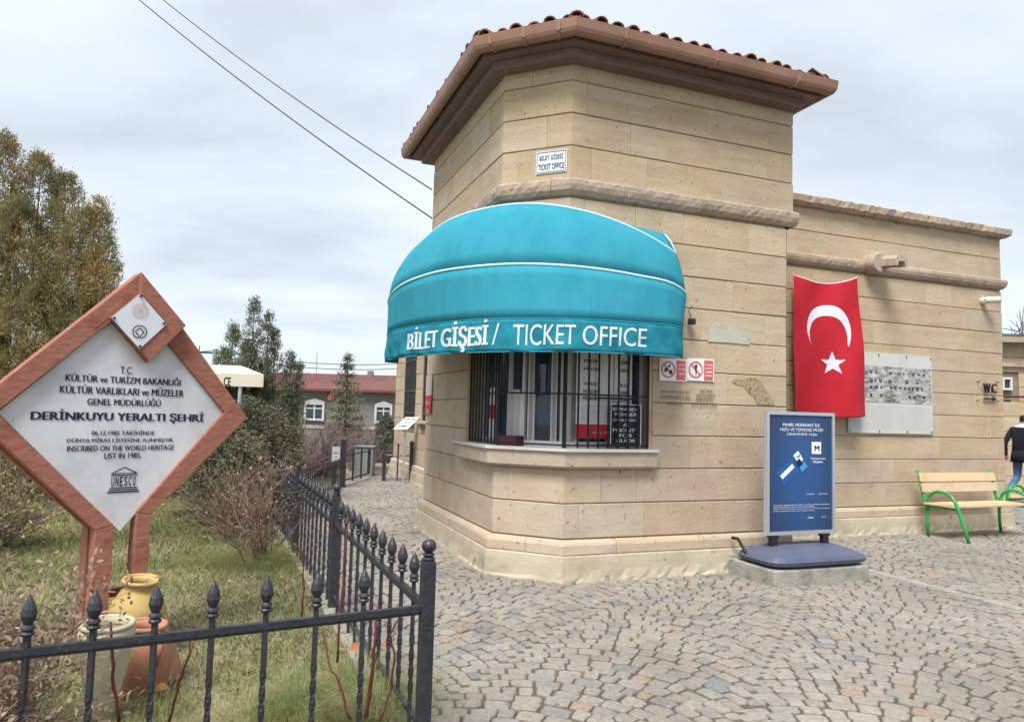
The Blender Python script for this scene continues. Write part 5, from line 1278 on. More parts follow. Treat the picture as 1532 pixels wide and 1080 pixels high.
# ------------------------------------------------------------------ clay pots
def pot(name, label, base, prof, mat, tilt=(0, 0), n=28, handles=None, rimcut=None, cat='pot'):
    t = thing(name, label, cat, base, 'clay pots under the heritage sign'); ax_, ay_ = tilt
    Rm = np.array((Matrix.Rotation(ay_, 3, 'Y') @ Matrix.Rotation(ax_, 3, 'X'))); mb = MB()
    outer = prof; th = .014; inner = [(max(.004, r - th), z) for r, z in prof[::-1] if z > prof[0][1] + .03]
    mb.lathe(outer + inner, n, base, Rm, cap=True); mb.build('body', mat, t, smooth=True)
    rm = prof[-1]; m2 = MB(); m2.tube([np.array(base) + Rm @ np.array([rm[0] * math.cos(a), rm[0] * math.sin(a), rm[1]]) for a in np.linspace(0, 2 * math.pi, 24, endpoint=False)], .012, 8, closed=True); m2.build('rim', mat, t, smooth=True)
    if handles:
        for a in handles[0]:
            d = np.array([math.cos(a), math.sin(a), 0]); P = [np.array(base) + Rm @ (d * r + np.array([0, 0, z])) for r, z in handles[1]]
            mh = MB(); mh.tube(P, .014, 8); mh.build('handle', mat, t, smooth=True)
    return t
yb = ad(200, 940, 4.55); yb = np.array([yb[0], 4.55, .05])
pot('yellow_amphora', 'yellow glazed clay jar leaning against the sign post', yb, [(.06, 0), (.10, .06), (.150, .16), (.162, .23), (.148, .29), (.105, .35), (.09, .37), (.087, .405), (.10, .42)], yellow_g, (.06, .10), handles=None)
cb3 = gp(150, 1077); cb3[2] = 0
pot('cream_jar', 'cream tapered clay jar standing behind the fence rail', cb3, [(.045, 0), (.055, .02), (.075, .12), (.10, .24), (.122, .36), (.128, .43), (.115, .47)], cream_g, (.04, .03))
tb = np.array([ad(206, 1000, 4.0)[0], 4.0, -.06])
pot('terracotta_jar', 'orange terracotta jar with loop handle behind the cream jar', tb, [(.07, 0), (.11, .06), (.14, .18), (.145, .26), (.12, .33), (.085, .37), (.085, .41), (.10, .42)], terra, (.02, .08), handles=((-.6,), [(.09, .40), (.15, .41), (.17, .34), (.14, .24)]))
pot('toppled_terracotta_pot', 'terracotta pot lying on its side in the lower left shrub', np.array([-2.45, 3.62, .12]), [(.06, -.16), (.10, -.1), (.135, .0), (.14, .07), (.11, .14), (.09, .17), (.10, .18)], terra, (1.25, .5))
pot('cone_terracotta_pot', 'slim orange terracotta pot right of the yellow jar', np.array([ad(242, 1000, 4.15)[0], 4.15, 0]), [(.10, 0), (.115, .03), (.10, .12), (.075, .22), (.05, .3), (.045, .32)], terra, (.0, -.12))
# fallen dry leaves
lf = pm('orange_leaf', [(.38, .13, .05), (.5, .2, .09)], 12, .8, trans=.2)
def leafblade(c, L, W, d, up, label, stem=False):
    d = norm(np.array(d, float)); up = norm(np.array(up, float)); s = np.cross(d, up); vs = []; n = 9
    for i in range(n + 1):
        t = i / n; w_ = W * math.sin(math.pi * min(1, t * 1.05 + .02)) ** .8; p = np.array(c) + d * L * t + up * (.18 * L * math.sin(t * 3)); vs += [p - s * w_ + up * w_ * .35, p, p + s * w_ + up * w_ * .35]
    fs = [];
    for i in range(n):
        for k in range(2): fs.append((i * 3 + k, i * 3 + k + 1, (i + 1) * 3 + k + 1, (i + 1) * 3 + k))
    mb = MB(); mb.add(vs, fs); o = mb.build('dry_leaf', lf, smooth=True); tag(o, label, 'leaf'); return o
leafblade(gp(228, 1034, .04), .09, .028, (1, .2, .1), (0, -.5, 1), 'curled orange dry leaf on the grass right of the pots')
leafblade(gp(572, 962, .28), .07, .03, (.6, .4, -.4), (.3, -.8, .6), 'orange dry leaf caught in canes at the fence corner, right one')
leafblade(gp(524, 970, .25), .055, .025, (.8, .3, .1), (0, -.8, .6), 'orange dry leaf caught in canes at the fence corner, left one')

# ------------------------------------------------------------------ shrubs, canes, trees
def branchy(mb, base, n, h, spread, r, seg=5, kids=3, curl=.25, up=.7, tint=None, rseed=None):
    tips = []
    for _ in range(n):
        a = random.uniform(0, 6.283); lean = random.uniform(.1, 1) * spread; d = np.array([math.cos(a) * lean, math.sin(a) * lean, up]); d /= np.linalg.norm(d)
        L = h * random.uniform(.6, 1.1); p = np.array(base, float) + np.array([random.gauss(0, .06), random.gauss(0, .06), 0]); P = [p]
        for i in range(seg):
            d = d + np.array([random.gauss(0, curl), random.gauss(0, curl), random.gauss(0, curl * .5)]) * .5; d /= np.linalg.norm(d); p = p + d * L / seg; P.append(p)
        rr_ = [r * (1 - .75 * i / seg) for i in range(seg + 1)]; mb.tube(P, rr_, 4, tint=random.random()); tips.append((P[-1], d))
        for _k in range(kids):
            i = random.randint(1, seg - 1); q = P[i]; dd = d + np.array([random.gauss(0, .8), random.gauss(0, .8), random.gauss(0, .5)]); dd /= np.linalg.norm(dd); Q = [q]; l2 = L * random.uniform(.2, .5)
            for j in range(3):
                dd = dd + np.array([random.gauss(0, curl), random.gauss(0, curl), random.gauss(0, curl)]) * .6; dd /= np.linalg.norm(dd); q = q + dd * l2 / 3; Q.append(q)
            mb.tube(Q, [r * .5, r * .4, r * .3, r * .2], 3, tint=random.random()); tips.append((Q[-1], dd)); tips.append((Q[2], dd))
    return tips
def twig_shrub(name, label, base, n, h, spread, r, mat, leafmat=None, leafn=0, lsize=.03, kids=4, group=None, cat='shrub', curl=.3, up=.7):
    t = thing(name, label, cat, base, group); mb = MB(); tips = branchy(mb, base, n, h, spread, r, kids=kids, curl=curl, up=up); mb.build('stems', mat, t, tint=True, fixn=False)
    if leafmat:
        P = np.array([q for q, _ in tips]); D = np.array([d for _, d in tips]); V, tn = leaves(P, D, leafn, lsize, lsize * .45, lsize * 1.1, .9); bigmesh('leaves', V, 5, leafmat, tn, t)
    return t
def B(x, y, Y, z=0): p = ad(x, y, Y); return (p[0], Y, z)
twig_shrub('rose_bush', 'brown leafy rose bush at the lower left beyond the fence rail', B(-45, 1000, 2.95), 32, .82, .7, .005, twig_m, leaf_dry, 7, .028, kids=8)
twig_shrub('rose_bush', 'low tangle of dry leafy shoots around the toppled pot', B(-25, 1020, 3.3), 24, .62, .5, .005, twig_m, leaf_dry, 7, .027, kids=6)
twig_shrub('dry_shrub', 'bare tawny shrub with drooping stems beside the side fence', B(385, 800, 7.2), 46, 1.15, .75, .006, twig_m, pm('russet_leaves', [(.24, .13, .08), (.34, .22, .13)], 8, .9, tint=.3), 1, .032, kids=5, curl=.35)
twig_shrub('dry_shrub', 'dense brown bare shrub behind the sign beside the conifer', B(350, 760, 8.6), 50, 1.1, .9, .006, twig_m, None, kids=6, curl=.35)
twig_shrub('dry_shrub', 'dark tangled shrub at the far left edge under the big tree', B(-5, 740, 7.6), 55, 1.15, 1.0, .007, twig_p, tree_a, 2, .05, kids=6)
for i, (x, y, Y, lab) in enumerate(((440, 700, 15.5, 'mauve leafless shrub behind the far railing, left one'), (480, 700, 16.5, 'mauve leafless shrub behind the far railing, middle one'), (540, 690, 19.0, 'mauve leafless shrub beyond the gate'))):
    twig_shrub('winter_shrub', lab, B(x, y, Y, -.05), 60, 1.45, 1.2, .012, twig_p, None, kids=7, group='mauve shrubs behind the railing')
# dry straw clump under the shrub
# red canes
def cane(label, pts, r=.006, thorns=True):
    P = [np.array(p, float) for p in pts]; mb = MB(); fine = []
    for a, b in zip(P, P[1:]):
        for k in range(4): fine.append(a + (b - a) * k / 4 + np.array([random.gauss(0, .002)] * 3))
    fine.append(P[-1]); mb.tube(fine, [r * (1 - .4 * i / len(fine)) for i in range(len(fine))], 6)
    for i in range(2, len(fine) - 1):
        if random.random() < .8: d = np.array([random.gauss(0, 1), random.gauss(0, 1), .6]); d /= np.linalg.norm(d); mb.tube([fine[i], fine[i] + d * .012, fine[i] + d * .02], [.003, .002, .0006], 4)
    o = mb.build('bramble_cane', cane_m, None, smooth=True); return tag(o, label, 'plant stem', 'red bramble canes along the fence')
def cp(x, y, Y): return ad(x, y, Y)
cane('tall red thorny cane rising beside the second post of the side fence', [cp(505, 990, 3.9), cp(510, 900, 3.9), cp(516, 830, 3.95), cp(520, 770, 4.0)], .007)
cane('thick red cane in the fence corner left of the corner post', [cp(547, 1075, 3.5), cp(556, 1010, 3.5), cp(561, 960, 3.5), cp(566, 905, 3.55)], .011)
cane('thin red cane curving beside the fence corner', [cp(568, 1078, 3.45), cp(585, 1030, 3.5), cp(590, 980, 3.5), cp(583, 950, 3.5), cp(596, 925, 3.5)], .006)
cane('red cane leaning right between the foreground pickets', [cp(253, 1080, 3.0), cp(268, 1020, 3.0), cp(284, 975, 3.0), cp(287, 925, 3.05)], .006)
cane('red thorny cane in front of the cream jar', [cp(177, 1080, 2.85), cp(170, 1010, 2.85), cp(168, 960, 2.85), cp(165, 930, 2.9)], .007)
cane('short branched red cane near the second post', [cp(450, 925, 4.4), cp(455, 880, 4.4), cp(452, 840, 4.4), cp(450, 820, 4.4)], .006)
cane('slanting dull red cane in the grass by the fence corner', [cp(525, 1075, 3.4), cp(505, 1020, 3.45), cp(490, 985, 3.5), cp(482, 940, 3.55)], .006)
# straw-like stems hanging from the dry shrub
# big bronzed conifer (left)
def lobed_tree(name, label, base, trunk_h, lobes, mat, per, ll, lw, spread, density, upb=.8, cat='tree', bark_r=.12, droop=0, rnd_=.45):
    t = thing(name, label, cat, base); base = np.array(base, float); mb = MB(); mb.tube([base, base + np.array([.05, .02, trunk_h * .4]), base + np.array([-.03, .05, trunk_h * .75]), base + np.array([0, 0, trunk_h])], [bark_r, bark_r * .75, bark_r * .45, bark_r * .12], 8)
    C = []; Dd = []; T = []
    for (dx, dy, z0, z1, r) in lobes:
        b0 = base + np.array([dx * .25, dy * .25, max(.2, z0 * .7)]); b1 = base + np.array([dx, dy, z0]); b2 = base + np.array([dx * 1.02, dy * 1.02, z0 + (z1 - z0) * .85])
        mb.tube([b0, (b0 + b1) / 2 + np.array([0, 0, -.05]), b1, b2], [bark_r * .35, bark_r * .28, bark_r * .2, .008], 5)
        n = int(density * r * (z1 - z0) * 6); u = RNG.uniform(0, 1, n); a = RNG.uniform(0, 2 * math.pi, n); prof_ = np.sin(np.clip(u * .93 + .06, 0, 1) * math.pi) ** .55 * (1 - rnd_ * u)
        rr_ = r * prof_ * (RNG.uniform(.3, 1, n) ** .45) * (1 + .22 * np.sin(a * 3 + u * 9 + dx * 7))
        c = base + np.stack([dx + rr_ * np.cos(a), dy + rr_ * np.sin(a), z0 + u * (z1 - z0)], 1); C.append(c)
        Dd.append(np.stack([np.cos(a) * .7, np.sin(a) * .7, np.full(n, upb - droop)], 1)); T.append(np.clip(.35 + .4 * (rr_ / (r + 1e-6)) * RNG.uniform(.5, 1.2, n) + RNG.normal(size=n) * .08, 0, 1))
    mb.build('trunk', bark, t); C = np.concatenate(C); Dd = norm(np.concatenate(Dd)); V, tn = leaves(C, Dd, per, ll, lw, spread, .55, np.concatenate(T)); bigmesh('crown', V, 5, mat, tn, t); return t
random.seed(11)
lob = []
for (px, pyt, pyb, r, dy) in ((-60, 175, 560, .62, .3), (5, 200, 480, .45, 0), (62, 232, 470, .50, .1), (30, 300, 560, .55, -.3), (100, 262, 500, .42, .2), (125, 310, 540, .40, -.1), (150, 300, 470, .26, .1), (158, 345, 560, .26, -.1), (80, 400, 640, .5, -.3), (20, 450, 700, .5, -.2), (130, 430, 640, .38, .2), (-40, 350, 700, .6, .5), (60, 520, 760, .45, .2), (-20, 520, 780, .5, 0)):
    YY = 11.0 + dy; a = ad(px, pyt, YY); b = ad(px, pyb, YY); lob.append((a[0] + 7.9, dy, b[2], a[2], r))
lobed_tree('bronzed_conifer', 'tall bronze-green conifer at the left edge behind the sign', (-7.9, 11.0, 0), 5.0, [(a_, b_, c_, d_, e_ * 1.15) for a_, b_, c_, d_, e_ in lob], tree_a, 24, .055, .013, .045, 60, .95, rnd_=.34)
lob = []
for (px, pyt, pyb, r, dy) in ((381, 449, 560, .20, 0), (350, 484, 600, .20, .1), (402, 470, 580, .17, -.1), (412, 495, 600, .17, 0), (335, 522, 620, .22, .1), (372, 510, 620, .25, -.1), (435, 530, 640, .20, 0), (448, 545, 660, .16, .1), (395, 545, 680, .35, .1), (430, 580, 700, .28, 0), (360, 580, 700, .35, -.2)):
    YY = 11.6 + dy; a = ad(px, pyt, YY); b = ad(px, pyb, YY); lob.append((a[0] + 4.15, dy, b[2], a[2], r))
lobed_tree('pointed_conifer', 'pointed dark green conifer in the middle of the garden', (-4.15, 11.6, 0), 2.6, [(a_, b_, c_, d_, e_ * 1.0) for a_, b_, c_, d_, e_ in lob], tree_c, 18, .05, .013, .034, 85, 1.1, bark_r=.06, rnd_=.6)
lob = []
for (px, pyt, pyb, r, dy) in ((300, 625, 730, .42, 0), (335, 618, 745, .42, -.2), (375, 600, 740, .42, 0), (410, 610, 730, .36, .2), (438, 640, 715, .22, .3), (320, 640, 760, .4, -.5), (370, 650, 755, .4, -.5), (275, 620, 740, .35, .2)):
    YY = 9.8 + dy; a = ad(px, pyt, YY); b = ad(px, pyb, YY); lob.append((a[0] + 3.9, dy, max(.1, b[2]), a[2], r))
lobed_tree('spreading_juniper', 'low spreading grey-green juniper between the sign and the fence', (-3.9, 9.8, 0), 1.0, lob, tree_b, 12, .05, .013, .045, 150, .3, cat='shrub', bark_r=.06, droop=.2)
# little fir with tiers in front of the far house
def fir(label, base, H_, R_, mat, tiers=13):
    t = thing('fir_tree', label, 'tree', base); b = np.array(base, float); mb = MB(); mb.tube([b, b + [0, 0, H_]], [.09, .01], 6); C = []; Dd = []
    for i in range(tiers):
        u = i / (tiers - 1); z = H_ * (.10 + .86 * u); r = R_ * (1 - u) ** .85 + .04; nb_ = 9 if u < .8 else 6
        for k in range(nb_):
            a = 6.283 * k / nb_ + i * .7 + random.uniform(-.2, .2); rl = r * random.uniform(.75, 1.1); e0 = b + [0, 0, z]; e1 = e0 + np.array([math.cos(a) * rl, math.sin(a) * rl, -.12 * rl + .1]); mb.tube([e0, e1], [.018, .006], 4)
            for q in np.linspace(.25, 1, max(3, int(rl * 9))): C.append(e0 + (e1 - e0) * q); Dd.append([math.cos(a), math.sin(a), -.05])
    mb.build('trunk', bark, t); V, tn = leaves(np.array(C), np.array(Dd), 12, .13, .03, .06, .7); bigmesh('crown', V, 5, mat, tn, t); return t
fb = ad(516, 640, 26.0); fir('small tiered fir in front of the grey far house', (fb[0], 26, -.75), ad(516, 531, 26.)[2] + .75, 1.0, tree_b)
fb = ad(588, 640, 27.0); lobed_tree('garden_bush', 'round green bush before the right window of the far house', (ad(578, 640, 30)[0], 30, -1.2), 1.5, [(0, 0, .1, 2.4, .7), (.4, .1, .3, 2.0, .5)], tree_c, 7, .12, .04, .08, 120, .6, cat='shrub')
# bare tree twigs at the right edge
bt = thing('bare_tree', 'leafless tree whose twigs enter at the right edge above the far building', 'tree', (15.6, 20.0, 0)); mb = MB()
tb_ = np.array([15.6, 20.0, 0]); mb.tube([tb_, tb_ + [.1, 0, 1.4], tb_ + [0, .1, 2.8]], [.14, .11, .08], 8); mb.build('trunk', bark, bt); mb = MB()
random.seed(5); branchy(mb, (15.6, 20.1, 2.6), 16, 2.6, .8, .03, seg=6, kids=8, curl=.35); mb.build('branches', bark, bt)

# ------------------------------------------------------------------ far house and its low wall
HY = 50.0
def hp(x, y, Y=HY): return ad(x, y, Y)
hx0 = hp(300, 600)[0]; hx1 = hp(640, 600)[0]; ze = hp(515, 583)[2]; zr_ = hp(515, 559)[2]
house = thing('far_house', 'long grey house with a red tiled roof beyond the garden', 'house', ((hx0 + hx1) / 2, HY, -1.4))
# the house turns slightly: left end nearer
def HP(x, d, z): return np.array([x, HY + d - (x - hx0) * .0, z])
mb = MB(); mb.box(((hx0 + hx1) / 2, HY + 4, (ze - 1.45) / 2), (hx1 - hx0, 8, ze + 1.45)); mb.build('wall', house_w, house)
mb = MB(); zt = hp(515, 560, HY + 4)[2] - .5; mb.add([(hx0 - .3, HY - .5, ze), (hx1 + .3, HY - .5, ze - .05), (hx1 + .3, HY + 4, zt + .5), (hx0 - .3, HY + 4, zt + .5), (hx1 + .3, HY + 8.4, ze), (hx0 - .3, HY + 8.4, ze)], [(0, 1, 2, 3), (3, 2, 4, 5), (0, 3, 5), (1, 4, 2)])
rf2 = mb.build('roof', rooft_m, house); 
# tile rows as ribs of real relief
mb = MB(); nrow = 16
for k in range(nrow):
    f0 = k / nrow; y0 = HY - .5 + 4.5 * f0; z0 = ze + (zt + .5 - ze) * f0 + .02
    mb.box(((hx0 + hx1) / 2, y0, z0 + .03), (hx1 - hx0 + .6, .06, .05))
stuff(mb.build('roof_tile_rows', rooft_m, rf2))
mb = MB(); mb.box(((hx0 + hx1) / 2, HY - .55, ze - .06), (hx1 - hx0 + .6, .1, .16)); mb.build('eaves_board', pm('red_fascia', [(.2, .05, .05)], 2, .8), house)
ch0 = hp(554, 566, HY + 3.5); mb = MB(); mb.box((ch0[0], HY + 3.5, ch0[2] + .1), (.4, .4, .9)); mb.build('chimney', house_w, rf2)
for (x0, x1, y0, y1) in ((457, 485, 604, 627), (562, 586, 608, 631)):
    a = hp(x0, y1); b = hp(x1, y0); W_ = b[0] - a[0]; zc = (a[2] + b[2]) / 2; hh = b[2] - a[2]
    mb = MB(); mb.box(((a[0] + b[0]) / 2, HY - .05, zc), (W_, .08, hh)); wd_ = mb.build('window', dark_pane, house)
    mb = MB()
    for dx in (-W_ / 2, W_ / 2): mb.box(((a[0] + b[0]) / 2 + dx, HY - .14, zc - .0), (.15, .12, hh + .2))
    for dz in (hh / 2, -hh / 2): mb.box(((a[0] + b[0]) / 2, HY - .142, zc + dz), (W_, .12, .14))
    mb.prism([((a[0] + b[0]) / 2 - W_ / 2 - .1, HY - .2, zc + hh / 2 + .08), ((a[0] + b[0]) / 2 + W_ / 2 + .1, HY - .2, zc + hh / 2 + .08), ((a[0] + b[0]) / 2 + W_ / 2 + .05, HY - .2, zc + hh / 2 + .15), ((a[0] + b[0]) / 2, HY - .2, zc + hh / 2 + .36), ((a[0] + b[0]) / 2 - W_ / 2 - .05, HY - .2, zc + hh / 2 + .15)], (0, .12, 0)); mb.build('window_surround', win_w, wd_)
    mb = MB(); mb.box(((a[0] + b[0]) / 2, HY - .11, zc), (.1, .06, hh)); mb.box(((a[0] + b[0]) / 2, HY - .112, zc + hh * .2), (W_, .05, .08)); mb.build('window_bars', win_w, wd_)
q = hp(495, 595); mb = MB(); mb.box((q[0], HY - .08, q[2]), (.62, .04, .4)); flg = mb.build('wall_flag', red_p); tag(flg, 'tiny red flag with white crescent on the far house wall', 'flag')
mb = MB(); ringmesh(mb, lambda a, b: np.array([q[0] + a, HY - .12, q[2] + b]), -.06, 0, .12, .045, 16); mb.build('crescent', white_p, flg, fixn=False)
wy = 36.0; a = ad(425, 645, wy); b = ad(590, 645, wy); lw_ = thing('garden_wall', 'low grey wall with a pale coping in front of the far house', 'wall', ((a[0] + b[0]) / 2, wy, -1.35))
zt = ad(500, 641, wy)[2]; mb = MB(); mb.box(((a[0] + b[0]) / 2 - 2, wy, (zt - 1.4) / 2), (b[0] - a[0] + 5, .35, zt + 1.4)); mb.build('wall', house_w, lw_)
mb = MB(); mb.box(((a[0] + b[0]) / 2 - 2, wy, zt + .06), (b[0] - a[0] + 5.1, .45, .14)); mb.build('coping', pm('pink_coping', [(.42, .34, .31)], 3, .9), lw_)

# ------------------------------------------------------------------ cream cafe awning
ca = thing('cream_awning', 'cream canvas awning with black letters behind the right edge of the sign', 'awning', (*ad(330, 600, 10.7)[:2], 0)); Yc = 10.7
Lz = [ad(393, 579, Yc)[2], ad(393, 560, Yc)[2], ad(360, 547, Yc + .7)[2]]; xr = ad(393, 575, Yc)[0]; xl = ad(205, 575, Yc)[0]; xr2 = ad(361, 547, Yc + .7)[0]; xrb = ad(390, 575, Yc + 1.4)[0]
mb = MB(); mb.add([(xl, Yc, Lz[1]), (xr, Yc, Lz[1]), (xr2, Yc + .7, Lz[2]), (xl, Yc + .7, Lz[2]), (xrb, Yc + 1.4, Lz[1]), (xl, Yc + 1.4, Lz[1])], [(0, 1, 2, 3), (1, 4, 2), (3, 2, 4, 5), (0, 3, 5)]); mb.build('canopy', cream_c, ca)
mb = MB(); mb.box(((xl + xr) / 2, Yc, (Lz[0] + Lz[1]) / 2), (xr - xl, .01, Lz[1] - Lz[0])); mb.prism([(xr, Yc, Lz[0]), (xr, Yc, Lz[1]), (xrb, Yc + 1.4, Lz[1]), (xrb, Yc + 1.4, Lz[0])], (.01, 0, 0)); mb.build('valance', cream_c, ca)
a = ad(334, 577, Yc - .02); b = ad(345, 564, Yc - .02); mb = MB(); put_text(mb, 'CE', a[0], b[0], a[2], b[2], lambda u_, v_: np.array([u_, Yc - .012, v_]), .02); mb.build('lettering', black_p, ca, fixn=False)
for x in (xl + .05, xr - .35):
    for y in (Yc + .05, Yc + 1.35):
        mb = MB(); mb.tube([(x, y, 0), (x, y, Lz[1])], .03, 8); mb.build('leg', alu, ca)

# ------------------------------------------------------------------ right background building, handrail, person
rb = thing('far_stone_building', 'lower sandstone building beyond the wing with a small white window', 'building', (15, 18.5, 0)); RY = 17.5
x0 = ad(1488, 600, RY)[0]; x1 = x0 + 9; zt = ad(1515, 513, RY)[2]
mb = MB(); mb.box(((x0 + x1) / 2, RY + 2.5, zt / 2), (x1 - x0, 4.9, zt)); mb.build('wall_core', mortar, rb)
wx0 = ad(1500, 570, RY)[0]; wx1 = ad(1512, 570, RY)[0]; wz0 = ad(1505, 582, RY)[2]; wz1 = ad(1505, 566, RY)[2]
PB = Path([(x0, RY), (x1, RY)]); nr = int(zt / .33); zs = [i * zt / nr for i in range(nr + 1)]
courses(PB, 0, 4.0, zs, lambda k: stone, rb, holes=[(wx0 - x0 - .06, wx1 - x0 + .2, wz0, wz1)], avg=1.0)
mb = MB(); mb.box(((x0 + x1) / 2, RY - .05, zt + .05), (x1 - x0 + .3, .5, .13)); mb.build('coping', pink, rb)
zc = ad(1515, 546, RY)[2]; mb = MB(); mb.box(((x0 + x1) / 2, RY - .03, zc), (x1 - x0, .1, .09)); mb.build('string_course', pink, rb)
mb = MB(); mb.box(((wx0 + wx1) / 2, RY + .03, (wz0 + wz1) / 2), (wx1 - wx0, .04, wz1 - wz0)); wd_ = mb.build('window', dark_pane, rb)
mb = MB()
for xx in (wx0, wx1): mb.box((xx, RY - .01, (wz0 + wz1) / 2), (.05, .05, wz1 - wz0))
for z in (wz0, wz1): mb.box(((wx0 + wx1) / 2, RY - .012, z), (wx1 - wx0 + .05, .05, .05))
mb.build('window_frame', upvc, wd_)
mb = MB(); mb.add([(x0 + .2, RY + .1, zt + .1), (x1, RY + .1, zt + .1), (x1, RY + 2.5, zt + .55), (x0 + 1.2, RY + 2.5, zt + .55), (x0 + .2, RY + 5, zt + .1), (x1, RY + 5, zt + .1)], [(0, 1, 2, 3), (3, 2, 5, 4), (0, 3, 4)]); mb.build('roof', blk_pl, rb)
hr = thing('black_sign_bar', 'black metal bar with a short hanging plate beyond the wing corner', 'bracket', (*ad(1510, 594, 14)[:2], 1.9))
mb = MB(); a = ad(1490, 593.5, 14); b = ad(1545, 593.5, 14); mb.tube([a, b], .022, 6); mb.build('bar', iron, hr); a = ad(1498, 598, 14); b = ad(1512, 601, 14); mb = MB(); mb.box((a + b) / 2, (b[0] - a[0], .02, .045)); mb.build('plate', iron, hr)
mb = MB(); q = ad(1544, 594, 14); mb.tube([(q[0], q[1], 0), q], .03, 8); mb.build('post', iron, hr)

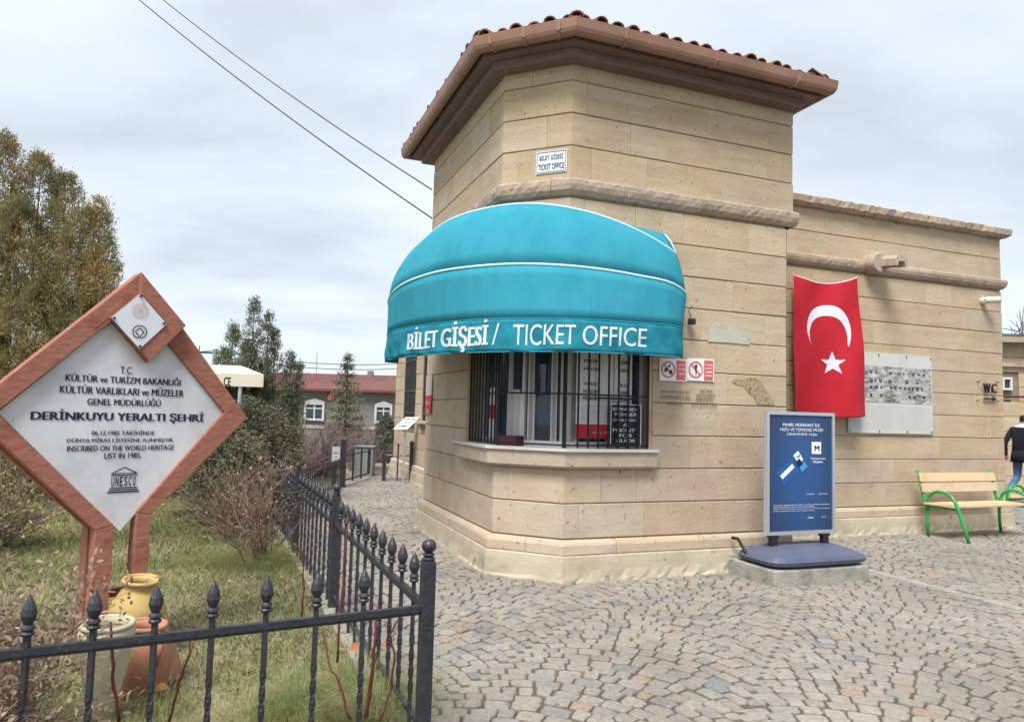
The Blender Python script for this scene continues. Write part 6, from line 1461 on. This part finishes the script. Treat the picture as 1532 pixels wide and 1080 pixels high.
def person():
    Y = 14.6; c = ad(1530, 700, Y); base = np.array([c[0], Y, 0.0]); H_ = ad(1520, 617, Y)[2]
    s = H_ / 1.75; t = thing('person', 'man in dark blazer and blue jeans walking away past the far building', 'person', base)
    fwd = np.array([.92, .35, 0]); fwd /= np.linalg.norm(fwd); rt = np.array([fwd[1], -fwd[0], 0])
    def J(f, r, z): return tuple(base + (fwd * f + rt * r + zv * z) * s)
    joints = {'pel': (J(0, 0, .95), .14), 'sp': (J(.01, 0, 1.15), .145), 'ch': (J(.02, 0, 1.36), .15), 'nk': (J(.04, 0, 1.50), .06), 'hd0': (J(.07, 0, 1.58), .075), 'hd': (J(.08, 0, 1.67), .09), 'hd2': (J(.07, 0, 1.71), .06),
        'shl': (J(.01, -.19, 1.42), .065), 'ell': (J(-.12, -.25, 1.16), .05), 'wrl': (J(-.10, -.25, .93), .036), 'hal': (J(-.07, -.25, .83), .04),
        'shr': (J(.01, .19, 1.42), .065), 'elr': (J(.06, .25, 1.15), .05), 'wrr': (J(.22, .24, .98), .036), 'har': (J(.30, .23, .93), .04),
        'hpl': (J(0, -.09, .90), .10), 'knl': (J(-.02, -.09, .50), .065), 'anl': (J(-.38, -.09, .20), .045), 'tol': (J(-.30, -.09, .06), .04),
        'hpr': (J(0, .09, .90), .10), 'knr': (J(.22, .10, .52), .065), 'anr': (J(.34, .10, .09), .045), 'tor': (J(.52, .11, .05), .04)}
    ks = list(joints); ed = [('pel', 'sp'), ('sp', 'ch'), ('ch', 'nk'), ('nk', 'hd0'), ('hd0', 'hd'), ('hd', 'hd2'), ('ch', 'shl'), ('shl', 'ell'), ('ell', 'wrl'), ('wrl', 'hal'), ('ch', 'shr'), ('shr', 'elr'), ('elr', 'wrr'), ('wrr', 'har'), ('pel', 'hpl'), ('hpl', 'knl'), ('knl', 'anl'), ('anl', 'tol'), ('pel', 'hpr'), ('hpr', 'knr'), ('knr', 'anr'), ('anr', 'tor')]
    m = bpy.data.meshes.new('body'); m.from_pydata([joints[k][0] for k in ks], [(ks.index(a), ks.index(b)) for a, b in ed], []); o = bpy.data.objects.new('body_tmp', m); COL.objects.link(o)
    md = o.modifiers.new('skin', 'SKIN')
    for i, k in enumerate(ks): m.skin_vertices[0].data[i].radius = (joints[k][1] * s,) * 2
    m.skin_vertices[0].data[0].use_root = True; md2 = o.modifiers.new('sub', 'SUBSURF'); md2.levels = 2; md2.render_levels = 2
    bpy.context.view_layer.update(); me = bpy.data.meshes.new_from_object(o.evaluated_get(bpy.context.evaluated_depsgraph_get())); bpy.data.objects.remove(o)
    me.materials.clear()
    for q in (skin, hairm, jacket, jeans, shirt, shoe): me.materials.append(q)
    for p in me.polygons:
        d = (np.array(p.center) - base) / s; f, r, z = d @ fwd, d @ rt, d[2]
        if z > 1.53: k = 1 if (z > 1.69 or f < .045) and z > 1.57 else 0
        elif z > 1.47: k = 4
        elif z < .115 and abs(f) > .2: k = 5
        elif (abs(r) > .18 or f > .26 or f < -.1) and z < .91 and z > .75 and abs(r) > .15: k = 0
        elif f > .19 and .85 < z < .99 and r > .15: k = 0
        elif z > .86 or (abs(r) > .2 and z > .75): k = 2
        else: k = 3
        if k == 2 and f > .1 and abs(r) < .07 and z > 1.0: k = 4
        p.material_index = k; p.use_smooth = True
    link('body', me, t)
    # blazer skirt over the hips
    mb = MB(); rings = [(1.02, .185, .125), (.92, .205, .15), (.80, .215, .165)]; n = 20; vs = []
    for z, a, b in rings:
        for k in range(n): tt = 2 * math.pi * k / n; vs.append(np.array(J(b * math.cos(tt) - .0, a * math.sin(tt), z)))
    mb.add(vs, [(i * n + k, i * n + (k + 1) % n, (i + 1) * n + (k + 1) % n, (i + 1) * n + k) for i in range(2) for k in range(n) if not (k in (0, n - 1))]); o = mb.build('blazer_skirt', jacket, t, smooth=True); md = o.modifiers.new('t', 'SOLIDIFY'); md.thickness = .01
    mb = MB(); mb.lathe([(.0, -.03), (.02, -.02), (.02, .01), (.0, .03)], 8, J(.07, .085, 1.645)); mb.build('ear', skin, t, smooth=True)
    mb = MB(); mb.lathe([(.018, -.03), (.016, 0), (.004, .03)], 8, J(.165, 0, 1.64)); mb.build('nose', skin, t, smooth=True)
person()

# ------------------------------------------------------------------ overhead wires and far pole
def wire(label, a, b, sag, r, lift=0):
    a, b = np.array(a), np.array(b); mb = MB(); mb.tube([a + (b - a) * t + np.array([0, 0, -sag * 4 * t * (1 - t)]) for t in np.linspace(0, 1, 24)], r, 5); tag(mb.build('overhead_wire', wire_m), label, 'wire', 'overhead wires')
wa = ad(646, 284, 9.6); wb = ad(646.5, 327, 9.6)
wire('overhead wire reaching the tower wall, upper one', wa, ad(225, -15, 13.5), .10, .009)
wire('overhead wire reaching the tower wall, lower one', wb, ad(190, -15, 13.0), .10, .010)
up_ = thing('utility_pole', 'concrete utility pole with a crossarm far behind the sign', 'utility pole', (ad(322, 540, 45)[0], 45, -1.4)); q = ad(322, 522, 45)
mb = MB(); mb.tube([(q[0], 45, -1.4), (q[0], 45, q[2])], [.2, .14], 8); mb.build('pole', conc, up_); mb = MB(); mb.box((q[0] - .45, 45, q[2] - .25), (2.0, .1, .1)); mb.tube([(q[0] - 1.0, 45, q[2] - .2), (q[0] - 1.0, 45, q[2] + .2)], .03, 6); mb.build('crossarm', wire_m, up_)
for i, (ya, yb, yl) in enumerate(((524, 541, 516), (532, 548, 528))): wire('thin distant wire running right from the utility pole, %s one' % ('upper' if i == 0 else 'lower'), ad(322, ya, 45), ad(640, yb, 48), .5, .025)
wire('thin distant wire running left from the utility pole', ad(322, 524, 45), ad(180, 512, 40), .3, .025)
mb = MB(); q = ad(473, 560, 53); mb.tube([q, q + np.array([0, 0, 1.6])], .02, 5); tag(mb.build('roof_aerial', wire_m), 'thin aerial on the far house roof', 'aerial')
print('tiles', cnt, 'stones', len(stones))
